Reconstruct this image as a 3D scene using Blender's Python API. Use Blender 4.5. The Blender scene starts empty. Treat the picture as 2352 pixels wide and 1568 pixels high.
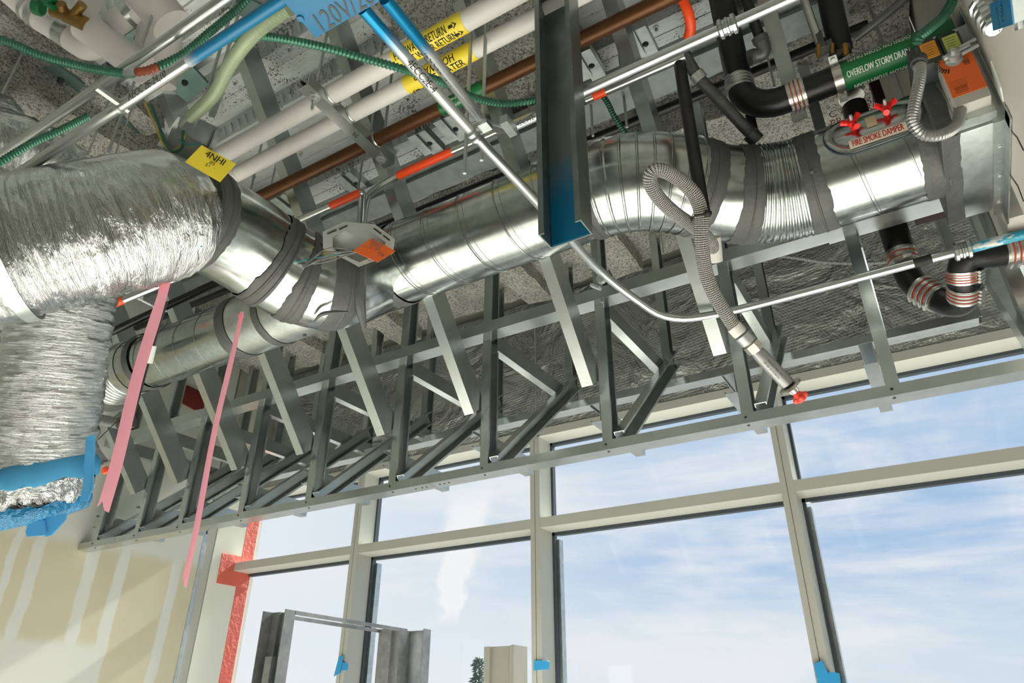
import bpy, bmesh, math, random
from mathutils import Vector, Matrix, noise
random.seed(7)
# ------------------------------------------------------------------ camera, sky, sun, exposure
CZ = 1.6                                   # camera height above the floor; build coordinates below are relative to the camera
OFF = Vector((0, 0, CZ))
FPX = 1610.0
RX = Vector((.85610, -.24409, -.45553)).normalized()
RY0 = Vector((.51679, .41092, .75105))
RZ = Vector((.00386, -.87839, .47793)).normalized()
sc = bpy.context.scene
col = sc.collection
cam_d = bpy.data.cameras.new('camera'); cam = bpy.data.objects.new('camera', cam_d); col.objects.link(cam)
cam_d.sensor_width = 36.0; cam_d.lens = FPX / 2352 * 36.0; cam_d.clip_start = .02; cam_d.clip_end = 500
right = Vector((RX[0], RY0[0], RZ[0])); down = Vector((RX[1], RY0[1], RZ[1])); fwd = Vector((RX[2], RY0[2], RZ[2]))
fwd.normalize(); right = (right - fwd * right.dot(fwd)).normalized(); up = right.cross(fwd)
mw = Matrix((right, up, -fwd)).transposed().to_4x4(); mw.translation = OFF
cam.matrix_world = mw
sc.camera = cam
sc.view_settings.view_transform = 'Standard'; sc.view_settings.look = 'None'
sc.view_settings.gamma = 1.0; sc.view_settings.use_curve_mapping = False
sc.view_settings.exposure = 0.0

def srgb(r, g=None, b=None):
    if isinstance(r, str):
        h = r.lstrip('#'); r, g, b = (int(h[i:i + 2], 16) / 255 for i in (0, 2, 4))
    f = lambda c: c / 12.92 if c <= .04045 else ((c + .055) / 1.055) ** 2.4
    return (f(r), f(g), f(b), 1.0)

class NT:
    """tiny node-tree writer"""
    def __init__(s, tree): s.t = tree; s.n = tree.nodes; s.l = tree.links
    def new(s, typ, **kw):
        nd = s.n.new(typ)
        for k, v in kw.items():
            if k == 'inp':
                for i, x in v.items(): s.put(nd, i, x)
            else: setattr(nd, k, v)
        return nd
    def put(s, nd, i, x):
        if isinstance(x, bpy.types.NodeSocket): s.l.new(x, nd.inputs[i])
        else: nd.inputs[i].default_value = x
    def math(s, op, a, b=0.0, c=0.0, clamp=False):
        nd = s.new('ShaderNodeMath', operation=op, use_clamp=clamp, inp={0: a, 1: b, 2: c}); return nd.outputs[0]
    def mix(s, f, a, b, blend='MIX'):
        nd = s.new('ShaderNodeMix', data_type='RGBA', blend_type=blend); s.put(nd, 0, f); s.put(nd, 6, a); s.put(nd, 7, b); return nd.outputs[2]
    def noise(s, vec, scale, detail=4, rough=.55, dist=0.0):
        nd = s.new('ShaderNodeTexNoise', inp={'Scale': scale, 'Detail': detail, 'Roughness': rough, 'Distortion': dist})
        if vec is not None: s.l.new(vec, nd.inputs['Vector'])
        return nd.outputs[0]
    def step(s, x, lo, hi):
        nd = s.new('ShaderNodeMapRange', interpolation_type='SMOOTHSTEP', inp={0: x, 1: lo, 2: hi, 3: 0.0, 4: 1.0}); return nd.outputs[0]
    def mapv(s, vec, scale=(1, 1, 1), rot=(0, 0, 0)):
        nd = s.new('ShaderNodeMapping', inp={'Scale': scale, 'Rotation': rot}); s.l.new(vec, nd.inputs['Vector']); return nd.outputs[0]
    def ramp(s, x, stops):
        nd = s.new('ShaderNodeValToRGB'); s.l.new(x, nd.inputs[0]); e = nd.color_ramp.elements
        while len(e) < len(stops): e.new(.5)
        for i, (p, c) in enumerate(stops): e[i].position = p; e[i].color = c if len(c) == 4 else (*c, 1)
        return nd.outputs[0]

# sky: pale haze at the horizon, blue higher up to the right, thin cirrus, one vertical plume
SKY = 1.0
world = bpy.data.worlds.new('sky'); sc.world = world; world.use_nodes = True
w = NT(world.node_tree); w.n.clear()
tc = w.new('ShaderNodeTexCoord'); sep = w.new('ShaderNodeSeparateXYZ'); w.l.new(tc.outputs['Generated'], sep.inputs[0])
dx, dy, dz = sep.outputs
el = w.math('MAXIMUM', dz, 0.0)
blue = w.ramp(el, [(0.0, srgb(.90, .93, .95)), (.10, srgb(.80, .875, .945)), (.19, srgb(.64, .77, .92)), (.32, srgb(.72, .82, .93)), (.6, srgb(.66, .77, .91)), (1, srgb(.5, .65, .87))])
whiteness = w.step(w.math('MULTIPLY_ADD', dx, -1.0, .1), .12, 1.12)      # the sky whitens towards the left, where the light comes from
base = w.mix(whiteness, blue, srgb(.955, .975, .985))
st = w.mapv(tc.outputs['Generated'], (1.0, 1.0, 3.6), (0, math.radians(-9), 0))
c1 = w.noise(st, 2.6, 7, .56, .5); c2 = w.noise(w.mapv(st, (1, 1, 2)), 6.5, 6, .6, .3)
cl = w.step(w.math('ADD', w.math('MULTIPLY', c1, .78), w.math('MULTIPLY', c2, .22)), .40, .62)
skyc = w.mix(w.math('MULTIPLY', cl, .86), base, srgb(.945, .955, .97))
# contrail-like plume, standing over the horizon beyond the window
yy = w.math('MAXIMUM', dy, .05); ga = w.math('DIVIDE', dx, yy); gb = w.math('DIVIDE', dz, yy)
wob = w.noise(tc.outputs['Generated'], 22, 4, .6)
ctr = w.math('MULTIPLY_ADD', gb, .25, -.773)
dd = w.math('ABSOLUTE', w.math('SUBTRACT', w.math('MULTIPLY_ADD', w.math('SUBTRACT', wob, .5), .10, ga), ctr))
wid = w.math('MULTIPLY_ADD', gb, .14, .004)
pl = w.math('SUBTRACT', 1.0, w.step(w.math('DIVIDE', dd, wid), .55, 1.25))
pl = w.math('MULTIPLY', pl, w.math('MULTIPLY', w.step(gb, .13, .17), w.math('SUBTRACT', 1.0, w.step(gb, .30, .40))))
skyc = w.mix(w.math('MULTIPLY', pl, .95), skyc, srgb(.985, .988, .99))
skyc = w.mix(w.step(dz, -.04, .0), srgb(.80, .81, .79), skyc)
bg = w.new('ShaderNodeBackground', inp={'Color': skyc, 'Strength': SKY}); out = w.new('ShaderNodeOutputWorld'); w.l.new(bg.outputs[0], out.inputs[0])

sun_d = bpy.data.lights.new('sun', 'SUN'); sun_d.energy = 46; sun_d.angle = math.radians(1.5); sun_d.color = (1.0, .96, .9)
sun = bpy.data.objects.new('sun', sun_d); col.objects.link(sun)
sun.rotation_euler = (math.radians(-50), 0, math.radians(-1)); sun.location = (0, 8, 9)

# ------------------------------------------------------------------ pixel rays of the photograph, used to survey positions
def ray(px, py):
    v = Vector((px - 1176, py - 784, FPX)); return Vector((RX.dot(v), RY0.dot(v), RZ.dot(v)))
def atX(px, py, x): r = ray(px, py); return r * (x / r.x)
def atY(px, py, y): r = ray(px, py); return r * (y / r.y)
def atZ(px, py, z): r = ray(px, py); return r * (z / r.z)
def atD(px, py, d): r = ray(px, py); return r * (d / FPX)
def pol(phi, d): a = math.radians(phi); return d * math.cos(a), d * math.sin(a)
def lx(px, py, y, z):
    """X where the sight line passes a line running along X through (y, z)"""
    r = ray(px, py); return r.x * (y * r.y + z * r.z) / (r.y ** 2 + r.z ** 2)
def V(*a): return Vector(a)

# ------------------------------------------------------------------ mesh building
class MB:
    def __init__(s): s.v = []; s.f = []; s.uv = {}
    def add(s, vs, fs):
        o = len(s.v); s.v += [Vector(p) for p in vs]; s.f += [tuple(i + o for i in f) for f in fs]; return s
    def box(s, x0, x1, y0, y1, z0, z1):
        return s.add([(x0, y0, z0), (x1, y0, z0), (x1, y1, z0), (x0, y1, z0), (x0, y0, z1), (x1, y0, z1), (x1, y1, z1), (x0, y1, z1)],
                     [(0, 3, 2, 1), (4, 5, 6, 7), (0, 1, 5, 4), (1, 2, 6, 5), (2, 3, 7, 6), (3, 0, 4, 7)])
    def obox(s, c, a, b, d):
        """box around c with half-extent vectors a, b, d"""
        c, a, b, d = Vector(c), Vector(a), Vector(b), Vector(d)
        P = [c + i * a + j * b + k * d for k in (-1, 1) for j in (-1, 1) for i in (-1, 1)]
        return s.add(P, [(0, 2, 3, 1), (4, 5, 7, 6), (0, 1, 5, 4), (1, 3, 7, 5), (3, 2, 6, 7), (2, 0, 4, 6)])
    def tube(s, path, r, n=16, caps=True, closed=False, rf=None):
        """swept circle; r number or list; rf(i, j, angle, base) -> radius"""
        path = [Vector(p) for p in path]; m = len(path)
        T = []
        for i in range(m):
            a = path[(i - 1) % m] if (i or closed) else path[0]; b = path[(i + 1) % m] if (i < m - 1 or closed) else path[-1]
            T.append((b - a).normalized())
        ref = Vector((0, 0, 1)) if abs(T[0].z) < .9 else Vector((0, 1, 0))
        u = (ref - T[0] * ref.dot(T[0])).normalized(); o = len(s.v); L = 0
        for i in range(m):
            if i:
                u = (u - T[i] * u.dot(T[i])).normalized(); L += (path[i] - path[i - 1]).length
            v = T[i].cross(u); ri = r[i] if isinstance(r, (list, tuple)) else r
            for j in range(n):
                a = 2 * math.pi * j / n; rr = rf(i, j, a, ri) if rf else ri
                s.uv[len(s.v)] = (j / n, L); s.v.append(path[i] + u * (math.cos(a) * rr) + v * (math.sin(a) * rr))
        for i in range(m if closed else m - 1):
            for j in range(n):
                k = (i + 1) % m; s.f.append((o + i * n + j, o + i * n + (j + 1) % n, o + k * n + (j + 1) % n, o + k * n + j))
        if caps and not closed:
            s.f.append(tuple(o + j for j in reversed(range(n)))); s.f.append(tuple(o + (m - 1) * n + j for j in range(n)))
        return s
    def cyl(s, a, b, r, n=16, r2=None): return s.tube([a, b], [r, r if r2 is None else r2], n)
    def lathe(s, a, d, prof, n=20):
        """prof: (distance along d, radius) pairs"""
        a = Vector(a); d = Vector(d).normalized(); ref = Vector((0, 0, 1)) if abs(d.z) < .9 else Vector((0, 1, 0))
        u = (ref - d * ref.dot(d)).normalized(); v = d.cross(u); o = len(s.v); m = len(prof)
        for t, r in prof:
            for j in range(n):
                q = 2 * math.pi * j / n; s.v.append(a + d * t + u * (math.cos(q) * r) + v * (math.sin(q) * r))
        for i in range(m - 1):
            for j in range(n): s.f.append((o + i * n + j, o + i * n + (j + 1) % n, o + (i + 1) * n + (j + 1) % n, o + (i + 1) * n + j))
        s.f.append(tuple(o + j for j in reversed(range(n)))); s.f.append(tuple(o + (m - 1) * n + j for j in range(n)))
        return s
    def prism(s, p0, p1, prof, side):
        """closed 2D outline prof (u, v) swept from p0 to p1; u runs along side"""
        p0, p1 = Vector(p0), Vector(p1); t = (p1 - p0).normalized(); u = Vector(side); u = (u - t * u.dot(t)).normalized(); v = t.cross(u)
        n = len(prof); o = len(s.v)
        for p in (p0, p1):
            for a, b in prof: s.v.append(p + u * a + v * b)
        for j in range(n): s.f.append((o + j, o + (j + 1) % n, o + n + (j + 1) % n, o + n + j))
        s.f.append(tuple(o + j for j in reversed(range(n)))); s.f.append(tuple(o + n + j for j in range(n)))
        return s
    def slab(s, pts, d):
        """flat outline pts given thickness vector d"""
        pts = [Vector(p) for p in pts]; d = Vector(d); n = len(pts); o = len(s.v)
        s.v += pts + [p + d for p in pts]
        for j in range(n): s.f.append((o + j, o + (j + 1) % n, o + n + (j + 1) % n, o + n + j))
        s.f.append(tuple(o + j for j in reversed(range(n)))); s.f.append(tuple(o + n + j for j in range(n)))
        return s
    def build(s, name, mat, parent=None, kind=None, label=None, sharp=35, cat=None, group=None, bevel=0):
        me = bpy.data.meshes.new(name); base = Vector((0, 0, 0))
        if parent is not None:
            q = parent
            while q: base += q.location; q = q.parent
        if parent is None and cat:                       # a one-mesh thing gets its origin at its own middle
            lo = [min(p[i] for p in s.v) for i in range(3)]; hi = [max(p[i] for p in s.v) for i in range(3)]
            base = Vector([(lo[i] + hi[i]) / 2 for i in range(3)]) + OFF
        me.from_pydata([p + OFF - base for p in s.v], [], s.f)
        if s.uv:
            uvl = me.uv_layers.new(name='UVMap')
            for lp in me.loops: uvl.data[lp.index].uv = s.uv.get(lp.vertex_index, (0, 0))
        bm = bmesh.new(); bm.from_mesh(me)
        if bevel: bmesh.ops.bevel(bm, geom=[e for e in bm.edges], offset=bevel, segments=2, affect='EDGES', profile=.6)
        bmesh.ops.recalc_face_normals(bm, faces=bm.faces); bm.to_mesh(me); bm.free()
        me.shade_smooth(); me.set_sharp_from_angle(angle=math.radians(sharp))
        o = bpy.data.objects.new(name, me); me.materials.append(mat); col.objects.link(o)
        if parent is not None: o.parent = parent
        elif cat: o.location = base
        if kind: o['kind'] = kind
        if label: o['label'] = label
        if cat: o['category'] = cat
        if group: o['group'] = group
        return o

def thing(name, label, cat, loc, group=None):
    o = bpy.data.objects.new(name, None); col.objects.link(o); o.location = Vector(loc) + OFF; o.empty_display_size = .05
    o['label'] = label; o['category'] = cat
    if group: o['group'] = group
    return o

def cprof(web, fl, lip=.008, t=.0022):
    """C channel outline: web centred on v at u = 0, flanges towards +u"""
    h = web / 2
    return [(0, -h), (fl, -h), (fl, -h + lip), (fl - t, -h + lip), (fl - t, -h + t), (t, -h + t), (t, h - t), (fl - t, h - t), (fl - t, h - lip), (fl, h - lip), (fl, h), (0, h)]
def uprof(web, fl, t=.0022):
    h = web / 2
    return [(0, -h), (fl, -h), (fl, -h + t), (t, -h + t), (t, h - t), (fl, h - t), (fl, h), (0, h)]

def spline(pts, n=8):
    pts = [Vector(p) for p in pts]; q = [pts[0] * 2 - pts[1]] + pts + [pts[-1] * 2 - pts[-2]]; out = []
    for i in range(1, len(q) - 2):
        a, b, c, d = q[i - 1:i + 3]
        for k in range(n):
            t = k / n
            out.append(.5 * ((2 * b) + (c - a) * t + (2 * a - 5 * b + 4 * c - d) * t * t + (3 * b - a - 3 * c + d) * t ** 3))
    return out + [pts[-1]]
def fillet(pts, rad, n=8):
    pts = [Vector(p) for p in pts]; out = [pts[0]]
    for i in range(1, len(pts) - 1):
        a, b, c = pts[i - 1:i + 2]; d1 = (a - b); d2 = (c - b); r = min(rad, d1.length * .49, d2.length * .49)
        s, e = b + d1.normalized() * r, b + d2.normalized() * r
        for k in range(n + 1):
            t = k / n; out.append(s * (1 - t) ** 2 + b * (2 * t * (1 - t)) + e * t * t)
    return out + [pts[-1]]
def resample(pts, step):
    out = [pts[0]]; acc = 0
    for a, b in zip(pts, pts[1:]):
        L = (b - a).length
        if L < 1e-9: continue
        t = step - acc
        while t <= L: out.append(a.lerp(b, t / L)); t += step
        acc = L - (t - step)
    if (out[-1] - pts[-1]).length > step * .3: out.append(pts[-1])
    return out
def arc(pts, s0, s1, n):
    """n+1 points of a polyline between two arc lengths"""
    ls = [0]
    for a, b in zip(pts, pts[1:]): ls.append(ls[-1] + (b - a).length)
    def P(s):
        s = max(0, min(ls[-1], s))
        for i in range(len(ls) - 1):
            if s <= ls[i + 1]: return pts[i].lerp(pts[i + 1], (s - ls[i]) / max(1e-9, ls[i + 1] - ls[i]))
        return pts[-1].copy()
    return [P(s0 + (s1 - s0) * k / n) for k in range(n + 1)]
def plen(pts): return sum((b - a).length for a, b in zip(pts, pts[1:]))
def near(pts, p):
    """arc length of the polyline point nearest to p"""
    best = None; L = 0
    for a, b in zip(pts, pts[1:]):
        d = b - a; t = max(0, min(1, (Vector(p) - a).dot(d) / max(1e-12, d.length_squared))); q = a + d * t; e = (q - Vector(p)).length
        if best is None or e < best[0]: best = (e, L + t * d.length)
        L += d.length
    return best[1]

# ------------------------------------------------------------------ lettering (the built-in font, turned into meshes)
def glyphs(s, shear=0.0):
    cu = bpy.data.curves.new('txt', 'FONT'); cu.body = s; cu.align_x = 'CENTER'; cu.align_y = 'CENTER'; cu.size = 1; cu.shear = shear; cu.resolution_u = 3
    ob = bpy.data.objects.new('txt', cu); col.objects.link(ob)
    dg = bpy.context.evaluated_depsgraph_get(); me = bpy.data.meshes.new_from_object(ob.evaluated_get(dg))
    bpy.data.objects.remove(ob); bpy.data.curves.remove(cu); return me
def text_to(mb, s, place, h=1.0, wx=1.0, cuts=0, shear=0.0, bold=0.0):
    """place(u, v) -> point; h = letter size, wx = width factor"""
    me = glyphs(s, shear); bm = bmesh.new(); bm.from_mesh(me); bpy.data.meshes.remove(me)
    for k in range(cuts):
        y = -.5 + (k + 1) / (cuts + 1)
        bmesh.ops.bisect_plane(bm, geom=bm.verts[:] + bm.edges[:] + bm.faces[:], plane_co=(0, y, 0), plane_no=(0, 1, 0))
    bmesh.ops.triangulate(bm, faces=[f for f in bm.faces if len(f.verts) > 4])
    bm.verts.index_update()
    mb.add([place(v.co.x * h * wx, v.co.y * h) for v in bm.verts], [tuple(v.index for v in f.verts) for f in bm.faces]); bm.free(); return mb
def flat(o, ux, uy, n, lift=.001):
    o, ux, uy, n = Vector(o), Vector(ux).normalized(), Vector(uy).normalized(), Vector(n).normalized()
    return lambda u, v: o + ux * u + uy * v + n * lift
def onpipe(y, z, r, x0, a0=0.0, flip=1, lift=.0008):
    """wrap round a pipe along X at (y, z); a0 turns the middle line away from the one facing the camera (radians, + is up)"""
    base = math.atan2(z, y) + math.pi
    def f(u, v):
        b = base - (a0 + flip * v / r); return Vector((x0 + flip * u, y + (r + lift) * math.cos(b), z + (r + lift) * math.sin(b)))
    return f
def onaxis(c, d, r, a=0.0, flip=1, lift=.0007):
    """wrap round any pipe of axis d through c, on the side facing the camera"""
    c, d = Vector(c), Vector(d).normalized(); e = (-c - d * (-c).dot(d)).normalized(); g = e.cross(d)
    def f(u, v):
        q = a + flip * v / r; return c + d * (flip * u) + (e * math.cos(q) + g * math.sin(q)) * (r + lift)
    return f

# ------------------------------------------------------------------ materials
def mat(name, fn=None, base=(.5, .5, .5, 1), rough=.5, metal=0.0, spec=.5, **kw):
    m = bpy.data.materials.new(name); m.use_nodes = True; nt = NT(m.node_tree); b = nt.n['Principled BSDF']
    b.inputs['Base Color'].default_value = base; b.inputs['Roughness'].default_value = rough; b.inputs['Metallic'].default_value = metal
    b.inputs['Specular IOR Level'].default_value = spec
    for k, v in kw.items(): b.inputs[k.replace('_', ' ')].default_value = v
    if fn: fn(nt, b)
    return m
def objv(nt): return nt.new('ShaderNodeTexCoord').outputs['Object']
def uvv(nt): return nt.new('ShaderNodeTexCoord').outputs['UV']
def bump(nt, b, h, dist, strength=1.0):
    bp = nt.new('ShaderNodeBump', inp={'Strength': strength, 'Distance': dist, 'Height': h}); nt.l.new(bp.outputs[0], b.inputs['Normal'])
def galv(c0, c1, rough, metal, scale=60, bd=.0004, stretch=(1, 1, 1)):
    def f(nt, b):
        o = nt.mapv(objv(nt), stretch); n1 = nt.noise(o, scale, 3, .6); n2 = nt.noise(o, scale * .09, 3, .6)
        k = nt.math('ADD', nt.math('MULTIPLY', n1, .55), nt.math('MULTIPLY', n2, .45))
        nt.put(b, 'Base Color', nt.mix(nt.step(k, .3, .7), c0, c1))
        nt.put(b, 'Roughness', nt.math('MULTIPLY_ADD', n2, .22, rough - .1)); bump(nt, b, n2, bd)
    return f
M = {}
M['stud'] = mat('galvanized_stud', galv(srgb('#b4bbb9'), srgb('#c6ccca'), .24, 1, 14, .0004, (1, 1, 1)), metal=.93)
M['duct'] = mat('spiral_duct_metal', galv(srgb('#9da3a1'), srgb('#b9bfbc'), .2, 1, 40, .0010), metal=1.0)
M['sheet'] = mat('sheet_metal', galv(srgb('#aab0ae'), srgb('#ccd2cf'), .3, 1, 30, .0006), metal=.95)
M['seam'] = mat('duct_seam', base=srgb('#7f8583'), rough=.35, metal=.9)
M['emt'] = mat('conduit_steel', base=srgb('#c3c7c6'), rough=.27, metal=.92)
M['steelgrey'] = mat('grey_steel_plate', galv(srgb('#7b817f'), srgb('#949a98'), .4, 1, 20), metal=.8)
M['zinc'] = mat('bright_zinc', base=srgb('#bfc4c1'), rough=.36, metal=.6)
M['rod'] = mat('rod_steel', base=srgb('#b9bebc'), rough=.36, metal=.7)
M['dark'] = mat('dark_steel', base=srgb('#4a4f4d'), rough=.45, metal=.6)
def sealf(nt, b):
    o = objv(nt); n = nt.noise(o, 30, 4, .6); nt.put(b, 'Base Color', nt.mix(n, srgb('#3c3f3d'), srgb('#545755'))); bump(nt, b, nt.noise(o, 90, 3), .0015)
M['seal'] = mat('duct_sealant', sealf, rough=.5)
def foilf(axis_scale, round_scale, dist, seed):
    def f(nt, b):
        u = nt.mapv(uvv(nt), (round_scale, axis_scale, 1)); mp = nt.new('ShaderNodeMapping', inp={'Location': (seed, seed * 2, 0)}); nt.l.new(u, mp.inputs[0]); u = mp.outputs[0]
        a = nt.noise(u, 1.0, 5, .62, .6); c = nt.noise(nt.mapv(u, (2.2, .5, 1)), 1.0, 4, .6, .4); r = nt.math('ABSOLUTE', nt.math('SUBTRACT', a, .5))
        h = nt.math('ADD', nt.math('MULTIPLY', r, -1.5), nt.math('MULTIPLY', c, .8))
        nz = nt.new('ShaderNodeSeparateXYZ', inp={0: nt.new('ShaderNodeNewGeometry').outputs['True Normal']}).outputs[2]
        bump(nt, b, nt.math('MULTIPLY', h, nt.math('MULTIPLY_ADD', nt.step(nz, .25, -.15), .9, .1)), dist)
        nt.put(b, 'Base Color', nt.mix(c, srgb('#b9bebd'), srgb('#e3e6e5'))); nt.put(b, 'Roughness', nt.math('MULTIPLY_ADD', c, .16, .12))
    return f
M['foil'] = mat('foil_jacket', foilf(95, 7, .010, 0), metal=1.0, rough=.2)
M['foil2'] = mat('foil_jacket_fine', foilf(150, 6, .007, 4), metal=1.0, rough=.22)
M['foilplain'] = mat('foil_crumpled', lambda nt, b: bump(nt, b, nt.noise(objv(nt), 28, 5, .6, 1.0), .03), base=srgb('#d9dcdb'), metal=1.0, rough=.2)
def fsk(nt, b):
    o = objv(nt); sp = nt.new('ShaderNodeSeparateXYZ'); nt.l.new(o, sp.inputs[0]); x, z = sp.outputs[0], sp.outputs[2]
    def lines(v, k):
        f = nt.math('FRACT', nt.math('MULTIPLY', v, k)); return nt.math('SUBTRACT', 1.0, nt.step(nt.math('ABSOLUTE', nt.math('SUBTRACT', f, .5)), .02, .12))
    d1 = nt.math('ADD', x, nt.math('MULTIPLY', z, .5)); d2 = nt.math('SUBTRACT', z, nt.math('MULTIPLY', x, .12))
    g = nt.math('MAXIMUM', lines(d1, 70), lines(d2, 70))
    n = nt.noise(o, 3.2, 5, .58, 1.3); n2 = nt.noise(nt.mapv(o, (1, 1, .4)), 26, 4, .6, .8)
    bump(nt, b, nt.math('ADD', nt.math('ADD', nt.math('MULTIPLY', n, 1.0), nt.math('MULTIPLY', n2, .09)), nt.math('MULTIPLY', g, .012)), .11)
    nt.put(b, 'Base Color', nt.mix(g, srgb('#979b98'), srgb('#b0b4b1')))
M['fsk'] = mat('foil_scrim_insulation', fsk, metal=.55, rough=.38)
def sprayf(nt, b):
    o = objv(nt); n = nt.noise(o, 85, 5, .65); n2 = nt.noise(o, 6, 4, .6); n3 = nt.noise(o, 190, 2, .5)
    k = nt.math('ADD', nt.math('MULTIPLY', n, .6), nt.math('MULTIPLY', n3, .4))
    c = nt.mix(nt.step(k, .38, .56), srgb('#71716b'), srgb('#cecfc7'))
    nt.put(b, 'Base Color', nt.mix(nt.step(n2, .38, .66), nt.mix(.35, c, srgb('#6d6e68')), c)); bump(nt, b, k, .022)
M['spray'] = mat('spray_fireproofing', sprayf, rough=.95, spec=.1)
def deckf(nt, b):
    o = objv(nt); n = nt.noise(o, 95, 4, .75); n2 = nt.noise(o, 4.0, 4, .6, .6); n3 = nt.noise(nt.mapv(o, (2, 12, 6)), 5, 4, .6)
    m = nt.step(nt.math('ADD', nt.math('MULTIPLY', n, .55), nt.math('MULTIPLY', n2, .45)), .555, .59)
    clean = nt.mix(n3, srgb('#aeb4b2'), srgb('#e6eae8'))
    nt.put(b, 'Base Color', nt.mix(m, clean, srgb('#55564f'))); nt.put(b, 'Metallic', nt.math('MULTIPLY_ADD', m, -.3, .32)); nt.put(b, 'Roughness', nt.math('MULTIPLY_ADD', m, .35, .36)); bump(nt, b, n2, .004)
M['deck'] = mat('steel_deck', deckf, metal=.55, rough=.36)
M['clipgreen'] = mat('primed_plate', galv(srgb('#55706a'), srgb('#6c8780'), .5, .3, 20), metal=.35)
M['white'] = mat('white_pipe_jacket', lambda nt, b: bump(nt, b, nt.noise(objv(nt), 14, 3), .003), base=srgb('#d4d3cf'), rough=.5)
def copf(nt, b):
    o = objv(nt); n = nt.noise(nt.mapv(o, (2.5, 9, 9)), 3, 5, .6); n2 = nt.noise(nt.mapv(o, (1, 1, 1)), 1.6, 2)
    nt.put(b, 'Base Color', nt.mix(nt.step(n2, .55, .75), nt.mix(n, srgb('#452b18'), srgb('#664223')), srgb('#96682f')))
M['copper'] = mat('tarnished_copper', copf, metal=.55, rough=.42)
M['black'] = mat('black_pipe', lambda nt, b: bump(nt, b, nt.noise(objv(nt), 60, 3), .0008), base=srgb('#0d0f0f'), rough=.4)
M['iron'] = mat('cast_iron', lambda nt, b: bump(nt, b, nt.noise(objv(nt), 90, 3), .0008), base=srgb('#131617'), rough=.36, metal=.1)
M['oldpipe'] = mat('grey_steel_pipe', galv(srgb('#3c3f3d'), srgb('#626562'), .45, .5, 30), metal=.5)
M['band'] = mat('stainless_band', base=srgb('#c9c6bd'), rough=.26, metal=.95)
M['redband'] = mat('red_groove', base=srgb('#a23a24'), rough=.5)
M['orange'] = mat('orange_paint', base=srgb('#f4501c'), rough=.4)
M['orangelabel'] = mat('orange_label', base=srgb('#ea6a25'), rough=.5)
M['amber'] = mat('amber_sticker', base=srgb('#e89a2c'), rough=.5)
M['lime'] = mat('lime_sticker', base=srgb('#c3d268'), rough=.5)
def thin(name, c, f):
    m = bpy.data.materials.new(name); m.use_nodes = True; nt = NT(m.node_tree); nt.n.clear()
    d = nt.new('ShaderNodeBsdfDiffuse', inp={'Color': c}); t = nt.new('ShaderNodeBsdfTranslucent', inp={'Color': c}); mx = nt.new('ShaderNodeMixShader', inp={0: f})
    nt.l.new(d.outputs[0], mx.inputs[1]); nt.l.new(t.outputs[0], mx.inputs[2]); o = nt.new('ShaderNodeOutputMaterial'); nt.l.new(mx.outputs[0], o.inputs[0]); return m
M['pink'] = thin('pink_ribbon', srgb('#ffb2c1'), .6)
M['bluep'] = mat('blue_paint', base=srgb('#07668f'), rough=.42)
M['bluetape'] = mat('blue_tape', base=srgb('#2f97cf'), rough=.5)
M['bluefilm'] = thin('blue_film', srgb('#62b4e0'), .5)
M['bluedark'] = mat('blue_film_dark', lambda nt, b: bump(nt, b, nt.noise(objv(nt), 30, 4, .6), .02), base=srgb('#14719f'), rough=.25)
M['yellow'] = mat('yellow_label', base=srgb('#e9d43c'), rough=.42)
M['green'] = mat('green_label', base=srgb('#0d6a38'), rough=.4)
def gcf(c0, c1):
    def f(nt, b): nt.put(b, 'Base Color', nt.mix(nt.noise(objv(nt), 8, 3), c0, c1))
    return f
M['greencable'] = mat('green_armored_cable', gcf(srgb('#28604a'), srgb('#467d67')), rough=.38, metal=.35)
M['palecable'] = mat('pale_green_flex', gcf(srgb('#8f9f80'), srgb('#aab79a')), rough=.4, metal=.3)
M['greyflex'] = mat('grey_flex_conduit', base=srgb('#9a9c9b'), rough=.35, metal=.6)
M['rust'] = mat('rust_wrap', base=srgb('#9a4f33'), rough=.5)
M['ink'] = mat('black_ink', base=srgb('#20211f'), rough=.7)
M['greyink'] = mat('faded_marker', base=srgb('#4a4d4b'), rough=.7)
M['wht'] = mat('white_print', base=srgb('#e4ebe4'), rough=.5)
M['redp'] = mat('red_print', base=srgb('#b5161c'), rough=.5)
M['stencil'] = mat('dark_red_stencil', base=srgb('#4a1713'), rough=.8)
M['knob'] = mat('red_plastic', base=srgb('#d5140f'), rough=.35)
M['redcap'] = mat('red_orange_cap', base=srgb('#f24a33'), rough=.35)
M['brass'] = mat('brass', base=srgb('#8a6c38'), rough=.4, metal=.7)
M['valvegreen'] = mat('green_plastic', base=srgb('#146a3c'), rough=.4)
def hosef(nt, b):
    u = nt.mapv(uvv(nt), (14, 210, 1)); sp = nt.new('ShaderNodeSeparateXYZ'); nt.l.new(u, sp.inputs[0])
    p = nt.math('SINE', nt.math('MULTIPLY', nt.math('ADD', sp.outputs[0], nt.math('MULTIPLY', sp.outputs[1], .5)), 6.283)); q = nt.math('SINE', nt.math('MULTIPLY', nt.math('SUBTRACT', sp.outputs[0], nt.math('MULTIPLY', sp.outputs[1], .5)), 6.283))
    h = nt.math('MULTIPLY', p, q); nt.put(b, 'Base Color', nt.mix(nt.step(h, -.5, .4), srgb('#3f403d'), srgb('#cfcfca'))); bump(nt, b, h, .0018)
M['hose'] = mat('braided_steel', hosef, metal=.4, rough=.4)
M['frame'] = mat('window_frame_paint', base=srgb('#b0b2aa'), rough=.42)
M['gasket'] = mat('window_gasket', base=srgb('#39434a'), rough=.5)
M['cream'] = mat('cream_board', base=srgb('#d3d6ca'), rough=.7)
M['redtape'] = mat('red_flashing_tape', lambda nt, b: bump(nt, b, nt.noise(objv(nt), 40, 4), .003), base=srgb('#cc6050'), rough=.45)
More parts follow.
